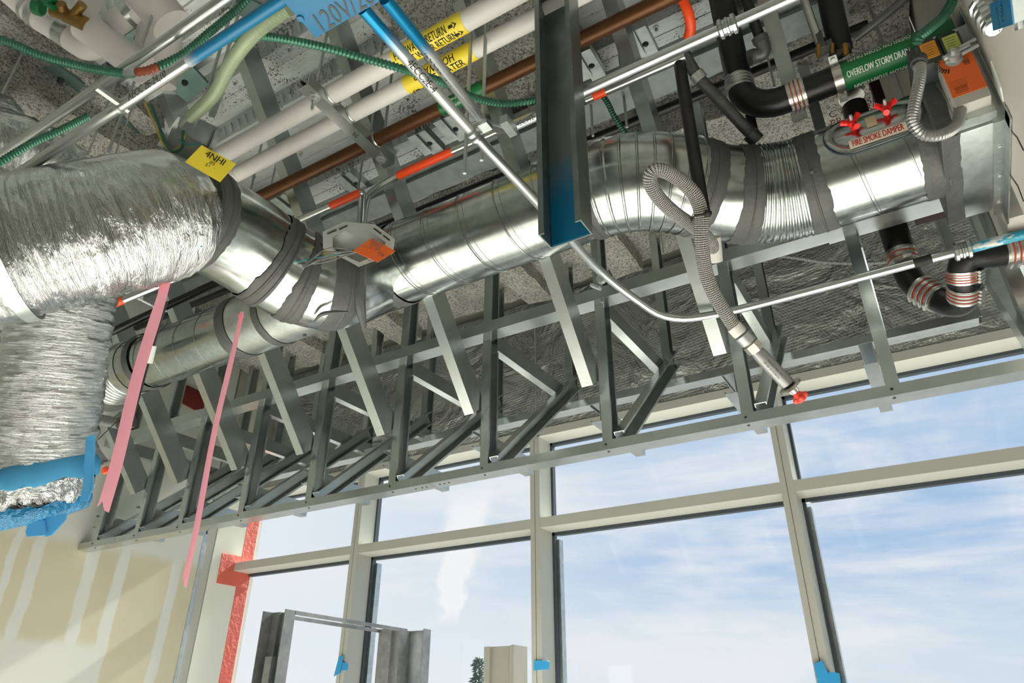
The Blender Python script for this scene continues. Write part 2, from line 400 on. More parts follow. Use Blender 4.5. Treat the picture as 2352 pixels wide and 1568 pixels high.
def dryf(nt, b):
    o = objv(nt); sp = nt.new('ShaderNodeSeparateXYZ'); nt.l.new(o, sp.inputs[0]); y, z = sp.outputs[1], sp.outputs[2]
    wb = nt.math('MULTIPLY', nt.math('SUBTRACT', nt.noise(o, 5, 4, .55), .5), .055)
    m = None
    for c, hw in MUD:
        k = nt.math('SUBTRACT', 1.0, nt.step(nt.math('ABSOLUTE', nt.math('SUBTRACT', nt.math('ADD', y, wb), c)), hw * .75, hw * 1.25)); m = k if m is None else nt.math('MAXIMUM', m, k)
    zz = nt.math('ADD', z, nt.math('MULTIPLY', wb, .8))
    lo = nt.math('MULTIPLY', nt.math('SUBTRACT', 1.0, nt.step(zz, MUDZ[0] - .03, MUDZ[0] + .03)), nt.math('SUBTRACT', 1.0, nt.step(nt.math('ADD', y, wb), MUDY - .03, MUDY + .03)))
    hi = nt.step(zz, MUDZ[1] - .02, MUDZ[1] + .05); m = nt.math('MAXIMUM', m, nt.math('MAXIMUM', lo, hi))
    tan = nt.mix(nt.noise(o, 3, 3), srgb('#b9b299'), srgb('#c6c1aa'))
    nt.put(b, 'Base Color', nt.mix(nt.math('MULTIPLY', m, .93), tan, srgb('#c9cdc7')))
MUD, MUDZ, MUDY = [], [0, 0], 0
M['paint'] = mat('white_wall_board', lambda nt, b: nt.put(b, 'Base Color', nt.mix(nt.step(nt.noise(nt.mapv(objv(nt), (1, 1, .45)), 2.6, 3, .5), .62, .72), srgb('#c9c8c0'), srgb('#8b8a85'))), rough=.8)
M['drywhite'] = mat('primed_wall', base=srgb('#dedcd5'), rough=.8)
M['concrete'] = mat('concrete_floor', lambda nt, b: nt.put(b, 'Base Color', nt.mix(nt.noise(objv(nt), 3, 5), srgb('#b2b0aa'), srgb('#c6c4be'))), rough=.75)
M['firered'] = mat('fire_caulk_red', lambda nt, b: bump(nt, b, nt.noise(objv(nt), 40, 4), .006), base=srgb('#6e1f18'), rough=.6)
M['redbrown'] = mat('dark_red_steel', base=srgb('#2a100e'), rough=.7)
M['yellowwire'] = mat('yellow_wire', base=srgb('#c8b23c'), rough=.5)
M['greywire'] = mat('grey_wire', base=srgb('#6a6a68'), rough=.5)
M['teal'] = mat('teal_paint', base=srgb('#2d8f8c'), rough=.5)
M['doorsteel'] = mat('door_frame_steel', galv(srgb('#84878a'), srgb('#a3a6a6'), .45, .6, 30), metal=.6)
M['post'] = mat('painted_post', base=srgb('#a9aaa0'), rough=.45)
M['leaf'] = mat('conifer_foliage', base=srgb('#5f7a6c'), rough=.9)
M['bark'] = mat('conifer_bark', base=srgb('#5a4e44'), rough=.9)
def glassf():
    m = bpy.data.materials.new('window_glass'); m.use_nodes = True; nt = NT(m.node_tree); nt.n.clear()
    t = nt.new('ShaderNodeBsdfTransparent', inp={'Color': (.97, .975, .975, 1)}); g = nt.new('ShaderNodeBsdfGlossy', inp={'Roughness': .02, 'Color': (1, 1, 1, 1)})
    mx = nt.new('ShaderNodeMixShader', inp={0: .008}); nt.l.new(t.outputs[0], mx.inputs[1]); nt.l.new(g.outputs[0], mx.inputs[2])
    o = nt.new('ShaderNodeOutputMaterial'); nt.l.new(mx.outputs[0], o.inputs[0]); return m
M['glass'] = glassf()
M['clear'] = mat('clear_plastic', base=(.8, .85, .85, 1), rough=.1, Transmission_Weight=.6)

# ------------------------------------------------------------------ the room: floor, walls, deck
XL, XR, ZD = -3.74, .345, 2.2
YW, YG = 2.9, 3.03                           # window: front of the mullions, glass
MB().box(-8, 7, -8, 3.2, -CZ - .15, -CZ).build('floor', M['concrete'], kind='structure')
# left wall: taped gypsum board
for px0, px1 in ((-6, 16), (48, 77), (181, 210), (253, 280), (382, 405)):
    a, b = atX(px0, 1350, XL).y, atX(px1, 1350, XL).y; MUD.append(((a + b) / 2, abs(b - a) / 2))
MUDZ[:] = [atX(150, 1473, XL).z + CZ, atX(120, 1243, XL).z + CZ]; MUDY = atX(232, 1500, XL).y
M['dry'] = mat('taped_gypsum_board', dryf, rough=.8)
wl = MB().box(XL - .12, XL, -4.5, 2.66, -CZ, ZD).build('wall_left', M['dry'], kind='structure')
MB().box(XL - .012, XL + .004, 2.652, 2.672, -CZ, .98).build('corner_bead', M['sheet'], wl, label='bright galvanized corner bead')
MB().box(XL - .14, XL - .004, 2.676, 2.735, -CZ, ZD).build('jamb_stud', M['post'], wl)
MB().box(XL - .14, XL, 2.74, 3.06, -CZ, ZD).build('jamb_board', M['cream'], wl, label='cream jamb board')
tp = MB(); tp.box(XL - .002, XL + .004, 2.945, 3.03, -CZ, 1.28)
za, zb = atX(545, 1278, XL).z, atX(505, 1340, XL).z
tp.box(XL - .002, XL + .006, 2.80, 3.03, zb, za); tp.build('flashing_tape', M['redtape'], wl, label='red flashing tape around the transom end')
for ps in ([(396, 892), (425, 884), (470, 905), (480, 936), (446, 942), (402, 918)], [(440, 640), (470, 655), (486, 700), (470, 742), (440, 720)], [(296, 640), (330, 622), (356, 660), (372, 690), (340, 690)]):
    MB().slab([atX(a, b, XL + .002) for a, b in ps], (.012, 0, 0)).build('fire_caulk', M['firered'], wl, bevel=.003, label='dark red fire caulk smear')
MB().box(XL, 3.2, -4.6, -4.48, -CZ, ZD).build('wall_back_unseen', M['drywhite'], kind='structure')  # unseen wall behind the camera, added to give the metal reflections more contrast
MB().box(3.1, 3.2, -4.5, 3.1, -CZ, ZD).build('wall_far_right_unseen', M['drywhite'], kind='structure')  # out-of-view wall, added with the back one to close off sky reflections
MB().box(1.4, 3.2, YW, YW + .16, -CZ, ZD).build('wall_pier', M['paint'], kind='structure')
# right wall above the soffit, with its firestopped opening for the damper
wr = MB(); y0, y1, z0, z1 = 1.48, 1.87, 1.135, 1.47
wr.box(XR, XR + .13, -1.5, y0, 1.03, ZD); wr.box(XR, XR + .13, y1, 2.06, z0, ZD); wr.box(XR, XR + .13, y0, 1.70, 1.03, z0); wr.box(XR, XR + .13, y0, y1, z1, ZD)
wr = wr.build('wall_right', M['paint'], kind='structure')
ck = MB()
for (a, b) in (((2316, 293), (2352, 345)), ((2320, 400), (2352, 462))):
    ck.tube([atX(a[0], a[1], XR), atX((a[0] + b[0]) / 2 + 3, (a[1] + b[1]) / 2 - 4, XR), atX(b[0], b[1], XR)], .0022, 6)
ck.build('crack', M['dark'], wr)
ck = MB().slab([atX(2278, 140, XR), atX(2300, 200, XR), atX(2318, 290, XR), atX(2311, 285, XR), atX(2290, 205, XR)], (-.003, 0, 0)).build('torn_paper', M['wht'], wr)
bw = MB().box(.17, .34, 2.07, 2.12, 1.35, ZD); bw.build('wall_return', M['redbrown'], wr, label='dark red painted return behind the drain')
MB().box(.20, .34, 2.05, 2.075, 1.75, ZD).build('board_strip', M['paint'], wr)
# steel deck: flutes along X, seen from below
CEIL = MB().box(-6, 3.2, -5, 3.2, ZD + .066, ZD + .13).build('ceiling', M['deck'], kind='structure')
PIT = .0955 * ZD; lug = MB()
k0 = -26
for k in range(k0, 8):
    yb = (.384 + .0935 * k) * ZD                 # the lugged web that faces the room
    if yb > 2.05: continue
    f = MB(); h = .06
    # one deck pan: bottom flange, two webs
    pts = [(yb - .016, ZD + h), (yb + .012, ZD), (yb + PIT * .60, ZD), (yb + PIT * .60 + .028, ZD + h)]
    o = [(p[0], p[1] + .006) for p in pts]
    xs = (-3.7, 1.2) if k > -6 else (-3.7, 3.0)
    vs = [(x, a, b) for x in xs for a, b in pts + o[::-1]]; n = 8
    f.add(vs, [tuple(range(n))[::-1], tuple(range(n, 2 * n))] + [(j, (j + 1) % n, n + (j + 1) % n, n + j) for j in range(n)])
    # seam bead along the pan and its screws
    f.box(xs[0], xs[1], yb + PIT * .33, yb + PIT * .33 + .004, ZD - .003, ZD + .001)
    f.build('deck_pan', M['deck'], CEIL)
    if k >= -1:
        d = V(0, .028, -.05).normalized(); nn = V(0, -.05, -.028).normalized()
        x = -3.0
        while x < .5:
            c = V(x, yb - .002, ZD + h / 2); lug.obox(c + nn * .002, V(.006, 0, 0) + d * .002, d * .020, nn * .006); x += .044
lug.build('deck_lug', M['deck'], CEIL, kind='stuff')
sw = MB()
for k in range(0, 8):
    yb = (.384 + .0935 * k) * ZD
    for i in range(12):
        c = V(-2.6 + i * .3 + .07 * (k % 3), yb + PIT * .16, ZD); sw.lathe(c, (0, 0, -1), [(0, .012), (.003, .011), (.004, .006), (.02, .004)], 8)
sw.build('deck_screw', M['rod'], CEIL, kind='stuff')
# sprayed fireproofing on the beams and along the slab edge
def rough_box(x0, x1, y0, y1, z0, z1, step=.05, amp=.018, edge=.02, seed=0):
    bm = bmesh.new(); bmesh.ops.create_cube(bm, size=1)
    for v in bm.verts: v.co = V(x0 if v.co.x < 0 else x1, y0 if v.co.y < 0 else y1, z0 if v.co.z < 0 else z1)
    for ax, (a, b) in enumerate(((x0, x1), (y0, y1), (z0, z1))):
        n = max(2, int((b - a) / step))
        for i in range(1, n):
            co = V(0, 0, 0); co[ax] = a + (b - a) * i / n; no = V(0, 0, 0); no[ax] = 1
            bmesh.ops.bisect_plane(bm, geom=bm.verts[:] + bm.edges[:] + bm.faces[:], plane_co=co, plane_no=no)
    for v in bm.verts:
        p = v.co * 9 + V(seed, 0, 0); v.co += V(noise.noise(p), noise.noise(p + V(9, 0, 0)), noise.noise(p + V(0, 9, 0))) * amp + V(noise.noise(p * 3), noise.noise(p * 3.1), noise.noise(p * 2.9)) * amp * .5
    bm.verts.index_update(); m = MB(); m.add([v.co.copy() for v in bm.verts], [tuple(v.index for v in f.verts) for f in bm.faces]); bm.free(); return m
rough_box(-3.72, .34, 2.08, 2.84, 2.06, 2.26, .06, .02).build('edge_fireproofing', M['spray'], CEIL)
rough_box(-1.12, -.66, -.6, 2.09, 2.0, 2.25, .06, .016, seed=3).build('beam_fireproofing', M['spray'], CEIL)
rough_box(-3.72, -2.32, -.4, 1.06, 2.13, 2.25, .07, .03, seed=8).build('beam_fireproofing', M['spray'], CEIL)
rough_box(-2.9, -2.42, .5, 2.09, 2.02, 2.25, .07, .03, seed=5).build('beam_fireproofing', M['spray'], CEIL)
rough_box(-.22, .33, 1.62, 2.09, 2.03, 2.25, .06, .016, seed=6).build('beam_fireproofing', M['spray'], CEIL)
for px, py in ((1235, 650), (1445, 590), (930, 745), (745, 800), (1640, 560)):
    c = atZ(px, py, 2.05); rough_box(c.x - .10, c.x + .05, 2.2, 2.82, 1.985, 2.1, .05, .012, seed=px).build('fireproofing_rib', M['spray'], CEIL)
# stencilled warning on the sprayed girder, only the ends of the lines show
st = MB()
for s, px, py, h in (('E AND', 2010, 182, .05), ('SMOKE', 2030, 206, .05), ('BARRIER', 1985, 238, .05), ('C AI', 1925, 245, .05), ('PR', 1918, 268, .05)):
    c = atZ(px, py, 2.035); text_to(st, s, lambda u, v, c=c: V(c.x + u, c.y - v, 2.008), h, .8)
st.build('stencil_lettering', M['stencil'], CEIL)

# foil faced insulation above the window head
fw = MB(); nx, nz = 60, 14; zt, zbm = 2.06, 1.298
for i in range(nx + 1):
    for j in range(nz + 1):
        x = -3.72 + (4.6) * i / nx; z = zbm + (zt - zbm) * j / nz
        d = .012 * noise.noise(V(x * 3, z * 4, 1)) + .006 * noise.noise(V(x * 9, z * 9, 4)); fw.v.append(V(x, YW + .005 + (d if 0 < j < nz else 0), z))
for i in range(nx):
    for j in range(nz):
        a = i * (nz + 1) + j; fw.f.append((a, a + nz + 1, a + nz + 2, a + 1))
wf = MB().box(-3.9, 1.2, YW + .04, YW + .16, 1.30, ZD + .05).build('wall_window', M['cream'], kind='structure')
fw.build('foil_insulation', M['fsk'], wf, label='wrinkled foil faced insulation')
MB().box(-3.72, .9, YW - .006, YW, 1.36, 1.366).build('foil_lap', M['sheet'], wf)
lp = MB()
for px, py0, py1 in ((1228, 690, 985), (1730, 560, 740)):
    a, b = atY(px, py0, YW - .01), atY(px + 4, py1, YW - .01); lp.cyl(a, V(a.x, b.y, b.z), .004, 8)
lp.build('impaling_pin', M['rod'], wf)

# ------------------------------------------------------------------ curtain wall
zt0, zt1 = YW * math.tan(math.radians(15.55)), YW * math.tan(math.radians(16.40)); zh0, zh1 = 1.261, 1.30
win = MB(); W = []
wroot = MB().box(XL, 1.4, YW, YG, zh0, zh1).build('window_1', M['frame'], kind='structure')
MX = [-2.79, -1.652, -.50, .65]; MWID = .052
for x in MX:
    m = MB(); m.box(x, x + MWID * .44, YW, YG, -CZ, zh0 + .02); m.box(x + MWID * .5, x + MWID, YW, YG, -CZ, zh0 + .02); m.box(x + .004, x + MWID - .004, YW + .006, YG, -CZ, zh0)
    m.build('mullion', M['frame'], wroot)
    g = MB(); g.box(x + MWID - .006, x + MWID + .012, YG - .012, YG + .016, -CZ, zh0); g.build('gasket', M['gasket'], wroot)
    g = MB(); g.box(x + MWID + .012, x + MWID + .026, YG + .012, YG + .05, -CZ, zt0 - .03); g.build('glazing_bead', M['sheet'], wroot)
edges = [XL + .004] + MX + [1.4]
for i in range(5):
    a = edges[i] + (MWID if i else 0); b = edges[i + 1]
    ys = YW - .06 if i == 0 else YW + .002
    MB().box(a, b, YW + .001, YG, zt0, zt1).build('transom', M['frame'], wroot)
    g = MB(); g.box(a, b, YG - .012, YG + .014, zt0 - .016, zt0 + .001); g.box(a, b, YG - .012, YG + .014, zh0 - .014, zh0 + .001); g.build('gasket', M['gasket'], wroot)
    MB().box(a - .01, b + .01, YG - .001, YG + .005, zt1 - .005, zh0 + .005).build('pane', M['glass'], wroot)
    MB().box(a - .01, b + .01, YG - .001, YG + .005, -CZ + .1, zt0 + .005).build('pane', M['glass'], wroot)
MB().box(XL, 1.4, YW, YG, -CZ, -CZ + .1).build('sill', M['frame'], wroot)
for px, py, h in ((788, 1530, 0), (1240, 1527, 1), (1897, 1556, 2)):
    c = atY(px, py, YW - .004); t = MB(); ww = .05 if h != 0 else .035
    t.slab([V(c.x - ww * .6, YW - .003, c.z - .02), V(c.x + ww * .9, YW - .003, c.z - .017), V(c.x + ww * .95, YW - .003, c.z + .012), V(c.x + ww * .7, YW - .003, c.z + .016), V(c.x - ww * .55, YW - .003, c.z + .02)], (0, -.004, 0))
    if h == 0: t.slab([V(c.x - .05, YW - .008, c.z - .045), V(c.x - .012, YW - .008, c.z - .03), V(c.x + .0, YW - .008, c.z + .05), V(c.x - .03, YW - .008, c.z + .045)], (0, -.003, 0))
    if h == 2: t.slab([V(c.x - .03, YW - .008, c.z + .0), V(c.x + .012, YW - .008, c.z + .01), V(c.x + .0, YW - .008, c.z + .055), V(c.x - .03, YW - .008, c.z + .045)], (0, -.003, 0))
    t.build('masking_tape', M['bluetape'], cat='tape', group='blue tape on the mullions', label=('blue masking tape on the left mullion beside the door frame', 'blue masking tape strip on the middle mullion beside the grey post', 'dark blue torn tape at the foot of the right mullion')[h])

# ------------------------------------------------------------------ soffit framing of light steel studs
YS, YB = 1.95, 2.67
sof = thing('soffit_frame', 'galvanized steel stud frame of an unfinished soffit hung along the window', 'framing', (-1.6, 2.2, .75))
X0, X1 = XL + .005, .62
def track(y0, y1, z, leg, xa, xb): 
    t = .002; return [(y0, z), (y1, z), (y1, z + leg), (y1 - t, z + leg), (y1 - t, z + t), (y0 + t, z + t), (y0 + t, z + leg), (y0, z + leg)]
def xprism(mb, prof, xa, xb):
    n = len(prof); o = len(mb.v); mb.v += [V(x, a, b) for x in (xa, xb) for a, b in prof]
    mb.f += [(o + j, o + (j + 1) % n, o + n + (j + 1) % n, o + n + j) for j in range(n)] + [tuple(o + j for j in reversed(range(n))), tuple(o + n + j for j in range(n))]; return mb
zr = YS * math.tan(math.radians(21.2)); zrt = YS * math.tan(math.radians(22.0))
xs_ = [X0, lx(262, 1247, YS, zr), lx(982, 1100, YS, zr), X1]
for a, b in zip(xs_, xs_[1:]): xprism(MB(), track(YS, YS + .064, zr, zrt - zr, 0, 0), a, b - .0015).build('bottom_track', M['stud'], sof)
zm = 1.298
xj = lx(1985, 530, YS, zm)
xprism(MB(), track(YS - .022, YS + .044, zm, .046, 0, 0), X0, xj).build('middle_track', M['stud'], sof)
xprism(MB(), track(YS - .026, YS + .048, zm - .004, .058, 0, 0), xj - .1, .335).build('middle_track', M['stud'], sof)
xprism(MB(), track(YB - .03, YB + .034, 1.245, .034, 0, 0), X0, .30).build('back_track', M['stud'], sof)
SX = [-1.860, -1.688, -1.522, -1.313, -1.107, -.885, -.674, -.434, -.209, -.014, .205]
scr = MB()
for i, q in enumerate(SX):
    x = q * YS; last = i == len(SX) - 1
    # vertical C stud, web on the left, open to the right
    f = .034; top = ZD - .14
    MB().prism(V(x, YS + .033, zr + .003), V(x, YS + .033, top), cprof(.0585, f), (1, 0, 0)).build('front_stud', M['stud'], sof)
    MB().prism(V(x + .004, YB + .002, 1.249), V(x + .004, YB + .002, ZD - .14), cprof(.059, f), (1, 0, 0)).build('back_stud', M['stud'], sof)
    # joist from the middle track back to the window head; smooth web to the right
    MB().prism(V(x + .039, YS + .045, zm - .016), V(x + .039, YB + .02, 1.2945), cprof(.063, .034), (-1, 0, 0)).build('joist', M['stud'], sof)
    # brace from the bottom track up to the back studs, open to the right
    if i != 9: MB().prism(V(x + .041, YS + .02, zr + .03), V(x + .041, YB - .01, 1.385), cprof(.061, .034), (1, 0, 0)).build('brace', M['stud'], sof)
    if not last:
        MB().prism(V(x - .003, 1.956, .892), V(x - .003, 2.34 + .004 * (i % 2), .892), cprof(.064, .036), (-1, 0, 0)).build('bottom_joist', M['stud'], sof)
    if 0 < i < 10:
        yk, zk = 1.95, 1.0; a = V(x - .005, yk, zk); b = V(x - .005, .985 if i != 9 else 1.35, 2.17 if i != 9 else 1.72)
        if i == 9: a, b = V(x - .005, 1.675, 1.52), V(x - .005, 1.095, 2.19)
        if abs(b.x + .89) < .23: b = a + (b - a) * .84
        MB().prism(a, b, cprof(.092, .04), (-1, 0, 0)).build('kicker', M['stud'], sof)
    for dx_, dz_ in ((.012, .018),):
        scr.lathe(V(x + dx_, YS, zr + dz_), (0, -1, 0), [(0, .0045), (.0018, .004), (.0022, .001)], 8); scr.lathe(V(x + dx_, YS + .02, zr), (0, 0, -1), [(0, .0045), (.0018, .004), (.0022, .001)], 8)
for dx_ in (.03, .05, .07, -.03, -.05, -.08): scr.lathe(V(xs_[2] + dx_, YS + .03, zr), (0, 0, -1), [(0, .004), (.0016, .0035), (.002, .001)], 8)
scr.build('screw', M['dark'], sof, kind='stuff')
# end brace and trimmer studs by the right wall
a, b = atY(2262, 645, 2.55), atY(2352, 790, 2.02); MB().prism(a, b + (b - a) * .15, cprof(.06, .034), (1, 0, 0)).build('end_brace', M['stud'], sof)
for px in (2152, 2236, 2268):
    c = atY(px, 520, 2.62 if px > 2200 else YB); MB().prism(V(c.x, c.y, 1.25), V(c.x, c.y, ZD - .14), cprof(.06, .034), (1, 0, 0)).build('end_stud', M['stud'], sof)
a = atY(2245, 480, 2.1); MB().prism(V(a.x, 2.1, .7), V(a.x, 2.1, ZD - .14), cprof(.06, .036), (1, 0, 0)).build('end_stud', M['stud'], sof)

# ------------------------------------------------------------------ round ductwork
def rib_at(mb, path, s, r, w, h, n=48, m=3):
    P = arc(path, s - w, s + w, m); mb.tube(P, [r + h * math.sin(math.pi * (k / m) * .999 + .0005) for k in range(m + 1)], n); return mb
def band_on(path, s0, s1, r, seed, jit=.012, n=72, lift=.0025):
    """brushed-on sealant: a sleeve with ragged ends"""
    m = MB(); P = arc(path, s0, s1, 8); m.tube(P, r + lift, n, caps=False)
    for i in (0, 8):
        t = (P[1] - P[0]).normalized() if i == 0 else (P[8] - P[7]).normalized()
        for j in range(n):
            c, s = math.cos(j / n * 6.283), math.sin(j / n * 6.283)
            k = jit * .62 * (noise.noise(V(c * 1.5, s * 1.5, seed + i)) * 1.0 + .55 * noise.noise(V(c * 8, s * 8, seed + i)) + .4 * noise.noise(V(c * 26, s * 26, seed)))
            m.v[i * n + j] += t * k
            q = P[i] - m.v[i * n + j]; m.v[i * n + j] += q.normalized() * lift * .9
    return m
RD = .1325
ya, za_ = pol(42.65, RD / .068); yf, zf = pol(37.55, RD / .0628)
xa = lambda px, py: lx(px, py, ya, za_)
xf = lambda px, py: lx(px, py, yf, zf)
# centre line of the run, left to right
xw, xe1, xe2, xend = xa(862, 650) * .932, xa(1385, 425), xf(1845, 425), .232
XB = xa(300, 850)
TH, RR = math.radians(44), .37
dY = yf - ya; LS = (dY - 2 * RR * (1 - math.cos(TH))) / math.sin(TH); dX = 2 * RR * math.sin(TH) + LS * math.cos(TH)
xe2 = xf(1866, 425); xe1 = xe2 - dX
sb = []
for k in range(17): q = TH * k / 16; sb.append((xe1 + RR * math.sin(q), ya + RR * (1 - math.cos(q))))
for k in range(17): q = TH * (1 - k / 16); sb.append((xe2 - RR * math.sin(q), yf - RR * (1 - math.cos(q))))
sb = [V(x, y, za_ + (zf - za_) * (y - ya) / dY) for x, y in sb]
run = [V(xw - .02, ya, za_), V(xe1 - .06, ya, za_)] + sb + [V(xe2 + .05, yf, zf), V(xend, yf, zf)]
duct = thing('spiral_duct', 'large bare round metal duct run with a wye and S-bend crossing the picture', 'duct', (-.8, ya, za_))
L = plen(run); s1, s2 = near(run, V(xe1, ya, za_)), near(run, V(xe2, yf, zf))
MB().tube(arc(run, 0, s1, 12), RD, 96, caps=False).build('straight_section', M['duct'], duct)
n1 = near(run, atD(1610, 415, 1.95)); n2 = near(run, atD(1712, 425, 1.9))
MB().tube(arc(run, s1 - .01, n1, 24), RD + .0015, 96, caps=False).build('gored_elbow', M['duct'], duct)
MB().tube(arc(run, n1 - .01, n2, 10), RD, 96, caps=False).build('coupling_sleeve', M['duct'], duct)
MB().tube(arc(run, n2 - .01, s2, 24), RD + .001, 96, caps=False).build('gored_elbow', M['duct'], duct)
MB().tube(arc(run, s2 - .01, L, 8), RD, 96, caps=False).build('straight_section', M['duct'], duct)
def helix(path_a, path_b, r, turns, ph, rr, n=40):
    a, b = Vector(path_a), Vector(path_b); pts = []
    N = int(turns * n)
    for k in range(N + 1):
        t = k / N; q = 6.283 * (turns * t + ph); pts.append(a.lerp(b, t) + V(0, math.cos(q) * (r + rr * .3), math.sin(q) * (r + rr * .3)))
    return MB().tube(pts, rr, 6)
xs0, xs1 = xw + .05, xe1 - .02
pitch = .128
helix((xs0, ya, za_), (xs1, ya, za_), RD, (xs1 - xs0) / pitch, .25, .0019).build('spiral_seam', M['duct'], duct)
helix((xs0 + .012, ya, za_), (xs1 - .0, ya, za_), RD, (xs1 - xs0) / pitch, .25, .0010).build('spiral_seam', M['seam'], duct)
helix((xs0 + .028, ya, za_), (xs1 - .0, ya, za_), RD, (xs1 - xs0 - .02) / pitch, .25, .0007).build('spiral_seam', M['seam'], duct)
xq0, xq1 = xe2 + .05, xend - .06
helix((xq0, yf, zf), (xq1, yf, zf), RD, (xq1 - xq0) / .118, .1, .0019).build('spiral_seam', M['duct'], duct)
helix((xq0 + .014, yf, zf), (xq1, yf, zf), RD, (xq1 - xq0) / .118, .1, .0008).build('spiral_seam', M['seam'], duct)
for k in range(8):
    s = s1 + .035 + (n1 - s1 - .06) * k / 7.4; m = MB(); rib_at(m, run, s, RD + .0012, .004, .0042); m.build('elbow_rib', M['duct'], duct)
for k in range(9):
    s = n2 + .05 + (s2 - n2 - .07) * k / 8.3; m = MB(); rib_at(m, run, s, RD + .0008, .006, .0036); m.build('elbow_rib', M['duct'], duct)
for a, b, sd, j in ((s1 - .015, s1 + .03, 1, .013), (n1 - .035, n1 + .022, 2, .010), (n2 - .026, n2 + .042, 3, .010), (s2 - .024, s2 + .038, 4, .016), (L - .052, L - .002, 5, .012)):
    band_on(run, a, b, RD + .001, sd, j).build('sealant_band', M['seal'], duct)
# collar beads beside the sealed joints
cb = MB()
for s in (s1 + .008, n1 - .01, n2 + .012, s2 + .006): rib_at(cb, run, s, RD + .003, .004, .003)
cb.build('joint_bead', M['seal'], duct, kind='stuff')
# wye: the straight leg carries on to the left as a smaller branch, the bent leg comes forward to the big flexible duct
P = [V(xw, ya, za_), V(xw - .07, ya - .004, za_ - .002), atD(775, 652, 2.16), atD(700, 640, 2.10), atD(640, 610, 2.06), atD(570, 563, 2.0), atD(505, 525, 1.93), atD(432, 492, 1.85)]
leg = spline(P, 10); LL = plen(leg)
sec = [near(leg, atD(px, py, d)) for px, py, d in ((830, 645, 2.2), (752, 650, 2.14), (688, 634, 2.09), (618, 594, 2.04), (440, 495, 1.86))]
MB().tube(arc(leg, .0, sec[1], 16), [RD * (1.0 + .05 * k / 16) for k in range(17)], 80, caps=False).build('wye_body', M['duct'], duct)
MB().tube(arc(leg, sec[1] - .01, sec[2], 8), RD * 1.055, 80, caps=False).build('elbow_gore', M['duct'], duct)
MB().tube(arc(leg, sec[2] - .01, sec[3], 8), RD * 1.045, 80, caps=False).build('elbow_gore', M['duct'], duct)
MB().tube(arc(leg, sec[3] - .01, LL, 12), RD * 1.03, 80, caps=False).build('collar_section', M['duct'], duct)
for s, w_, sd, j in ((sec[1], .020, 11, .010), (sec[2], .021, 12, .012), (sec[3], .026, 13, .014), (LL - .022, .036, 14, .014)):
    band_on(leg, s - w_, min(LL, s + w_), RD * 1.055, sd, j).build('sealant_band', M['seal'], duct)
m = MB()
for s in (sec[1], sec[2], sec[3], sec[3] - .024): rib_at(m, leg, s, RD * 1.06 + .002, .005, .003)
for s in (LL - .035, LL - .008): rib_at(m, leg, s, RD * 1.06 + .002, .006, .004)
m.build('joint_bead', M['seal'], duct, kind='stuff')
RB = .112
br = [V(xw, ya, za_), V(xa(800, 700), ya + .02, za_ + .0), V(XB + .02, ya + .02, za_)]
LBn = plen(br); b0 = near(br, V(xa(745, 715), ya, za_)); b1 = near(br, V(xa(640, 740), ya, za_)); b2 = near(br, V(xa(560, 765), ya, za_)); b3 = near(br, V(xa(345, 835), ya, za_))
MB().tube(arc(br, 0, b0, 10), [RD * .99 + (RB + .006 - RD * .99) * (k / 10) for k in range(11)], 72, caps=False).build('wye_branch', M['duct'], duct)
MB().tube(arc(br, b0 - .01, b2, 6), RB + .004, 72, caps=False).build('reducer_sleeve', M['sheet'], duct)
MB().tube(arc(br, b2 - .01, LBn, 8), RB, 72, caps=False).build('branch_section', M['duct'], duct)
helix((arc(br, b2, b2, 1)[0]), arc(br, b3, b3, 1)[0], RB, (b3 - b2) / .125, .4, .0018).build('spiral_seam', M['seam'], duct)
for s, w_, sd, j in ((b0, .018, 21, .006), (b1, .016, 22, .005), (b2, .026, 23, .006), (b3 + .01, .02, 24, .008)):
    band_on(br, s - w_, s + w_, RB + .006, sd, j).build('sealant_band', M['seal'], duct)
band_on(run, .004, .056, RD + .0035, 30, .010).build('sealant_band', M['seal'], duct)
# saddle seam where the two legs of the wye meet, painted with sealant
mid = [atD(835, 560, 2.09), atD(828, 615, 2.06), atD(826, 680, 2.075), atD(832, 735, 2.14)]
def on_duct(pts, lift): 
    out = []
    for p in pts: out.append(Vector(p))
    return out
# flexible elbow at the branch end
fe = spline([V(XB + .04, ya + .02, za_), V(XB - .05, ya + .02, za_), V(XB - .16, ya + .03, za_ - .02), V(XB - .3, ya + .05, za_ - .06)], 10)
MB().tube(resample(fe, .006), RB + .002, 64, caps=False).build('branch_elbow', M['sheet'], duct)
m = MB()
for k in range(7): rib_at(m, fe, .06 + .022 * k, RB + .003, .006, .004, 40)
m.build('elbow_rib', M['sheet'], duct)
band_on(fe, .215, .27, RB + .003, 25, .006).build('sealant_band', M['seal'], duct)
# smeared sealant figures on the wye belly, stencilled size, a twist of blue string
def smear(pts, r, par, name='sealant_smear', matn='seal'):
    m = MB(); pts = spline(pts, 8); n = len(pts); m.tube(pts, [r * (.35 + .65 * math.sin(math.pi * (k + .7) / (n + .4))) for k in range(n)], 8); return m.build(name, M[matn], par)
smear([atD(722, 738, 2.02), atD(738, 722, 2.0), atD(765, 717, 1.995), atD(800, 716, 1.99)], .006, duct)
smear([atD(838, 742, 2.03), atD(880, 722, 2.05), atD(930, 705, 2.07)], .004, duct)
smear([atD(838, 572, 2.1), atD(828, 620, 2.06), atD(826, 690, 2.06), atD(836, 752, 2.1)], .019, duct)
m = MB(); c = atD(455, 620, 1.80)
text_to(m, '12 - 24', onaxis(atD(455, 618, 1.86), (atD(490, 640, 1.86) - atD(430, 600, 1.84)), .131), .016, 1, 3); m.build('stencil_size', M['wht'], duct)
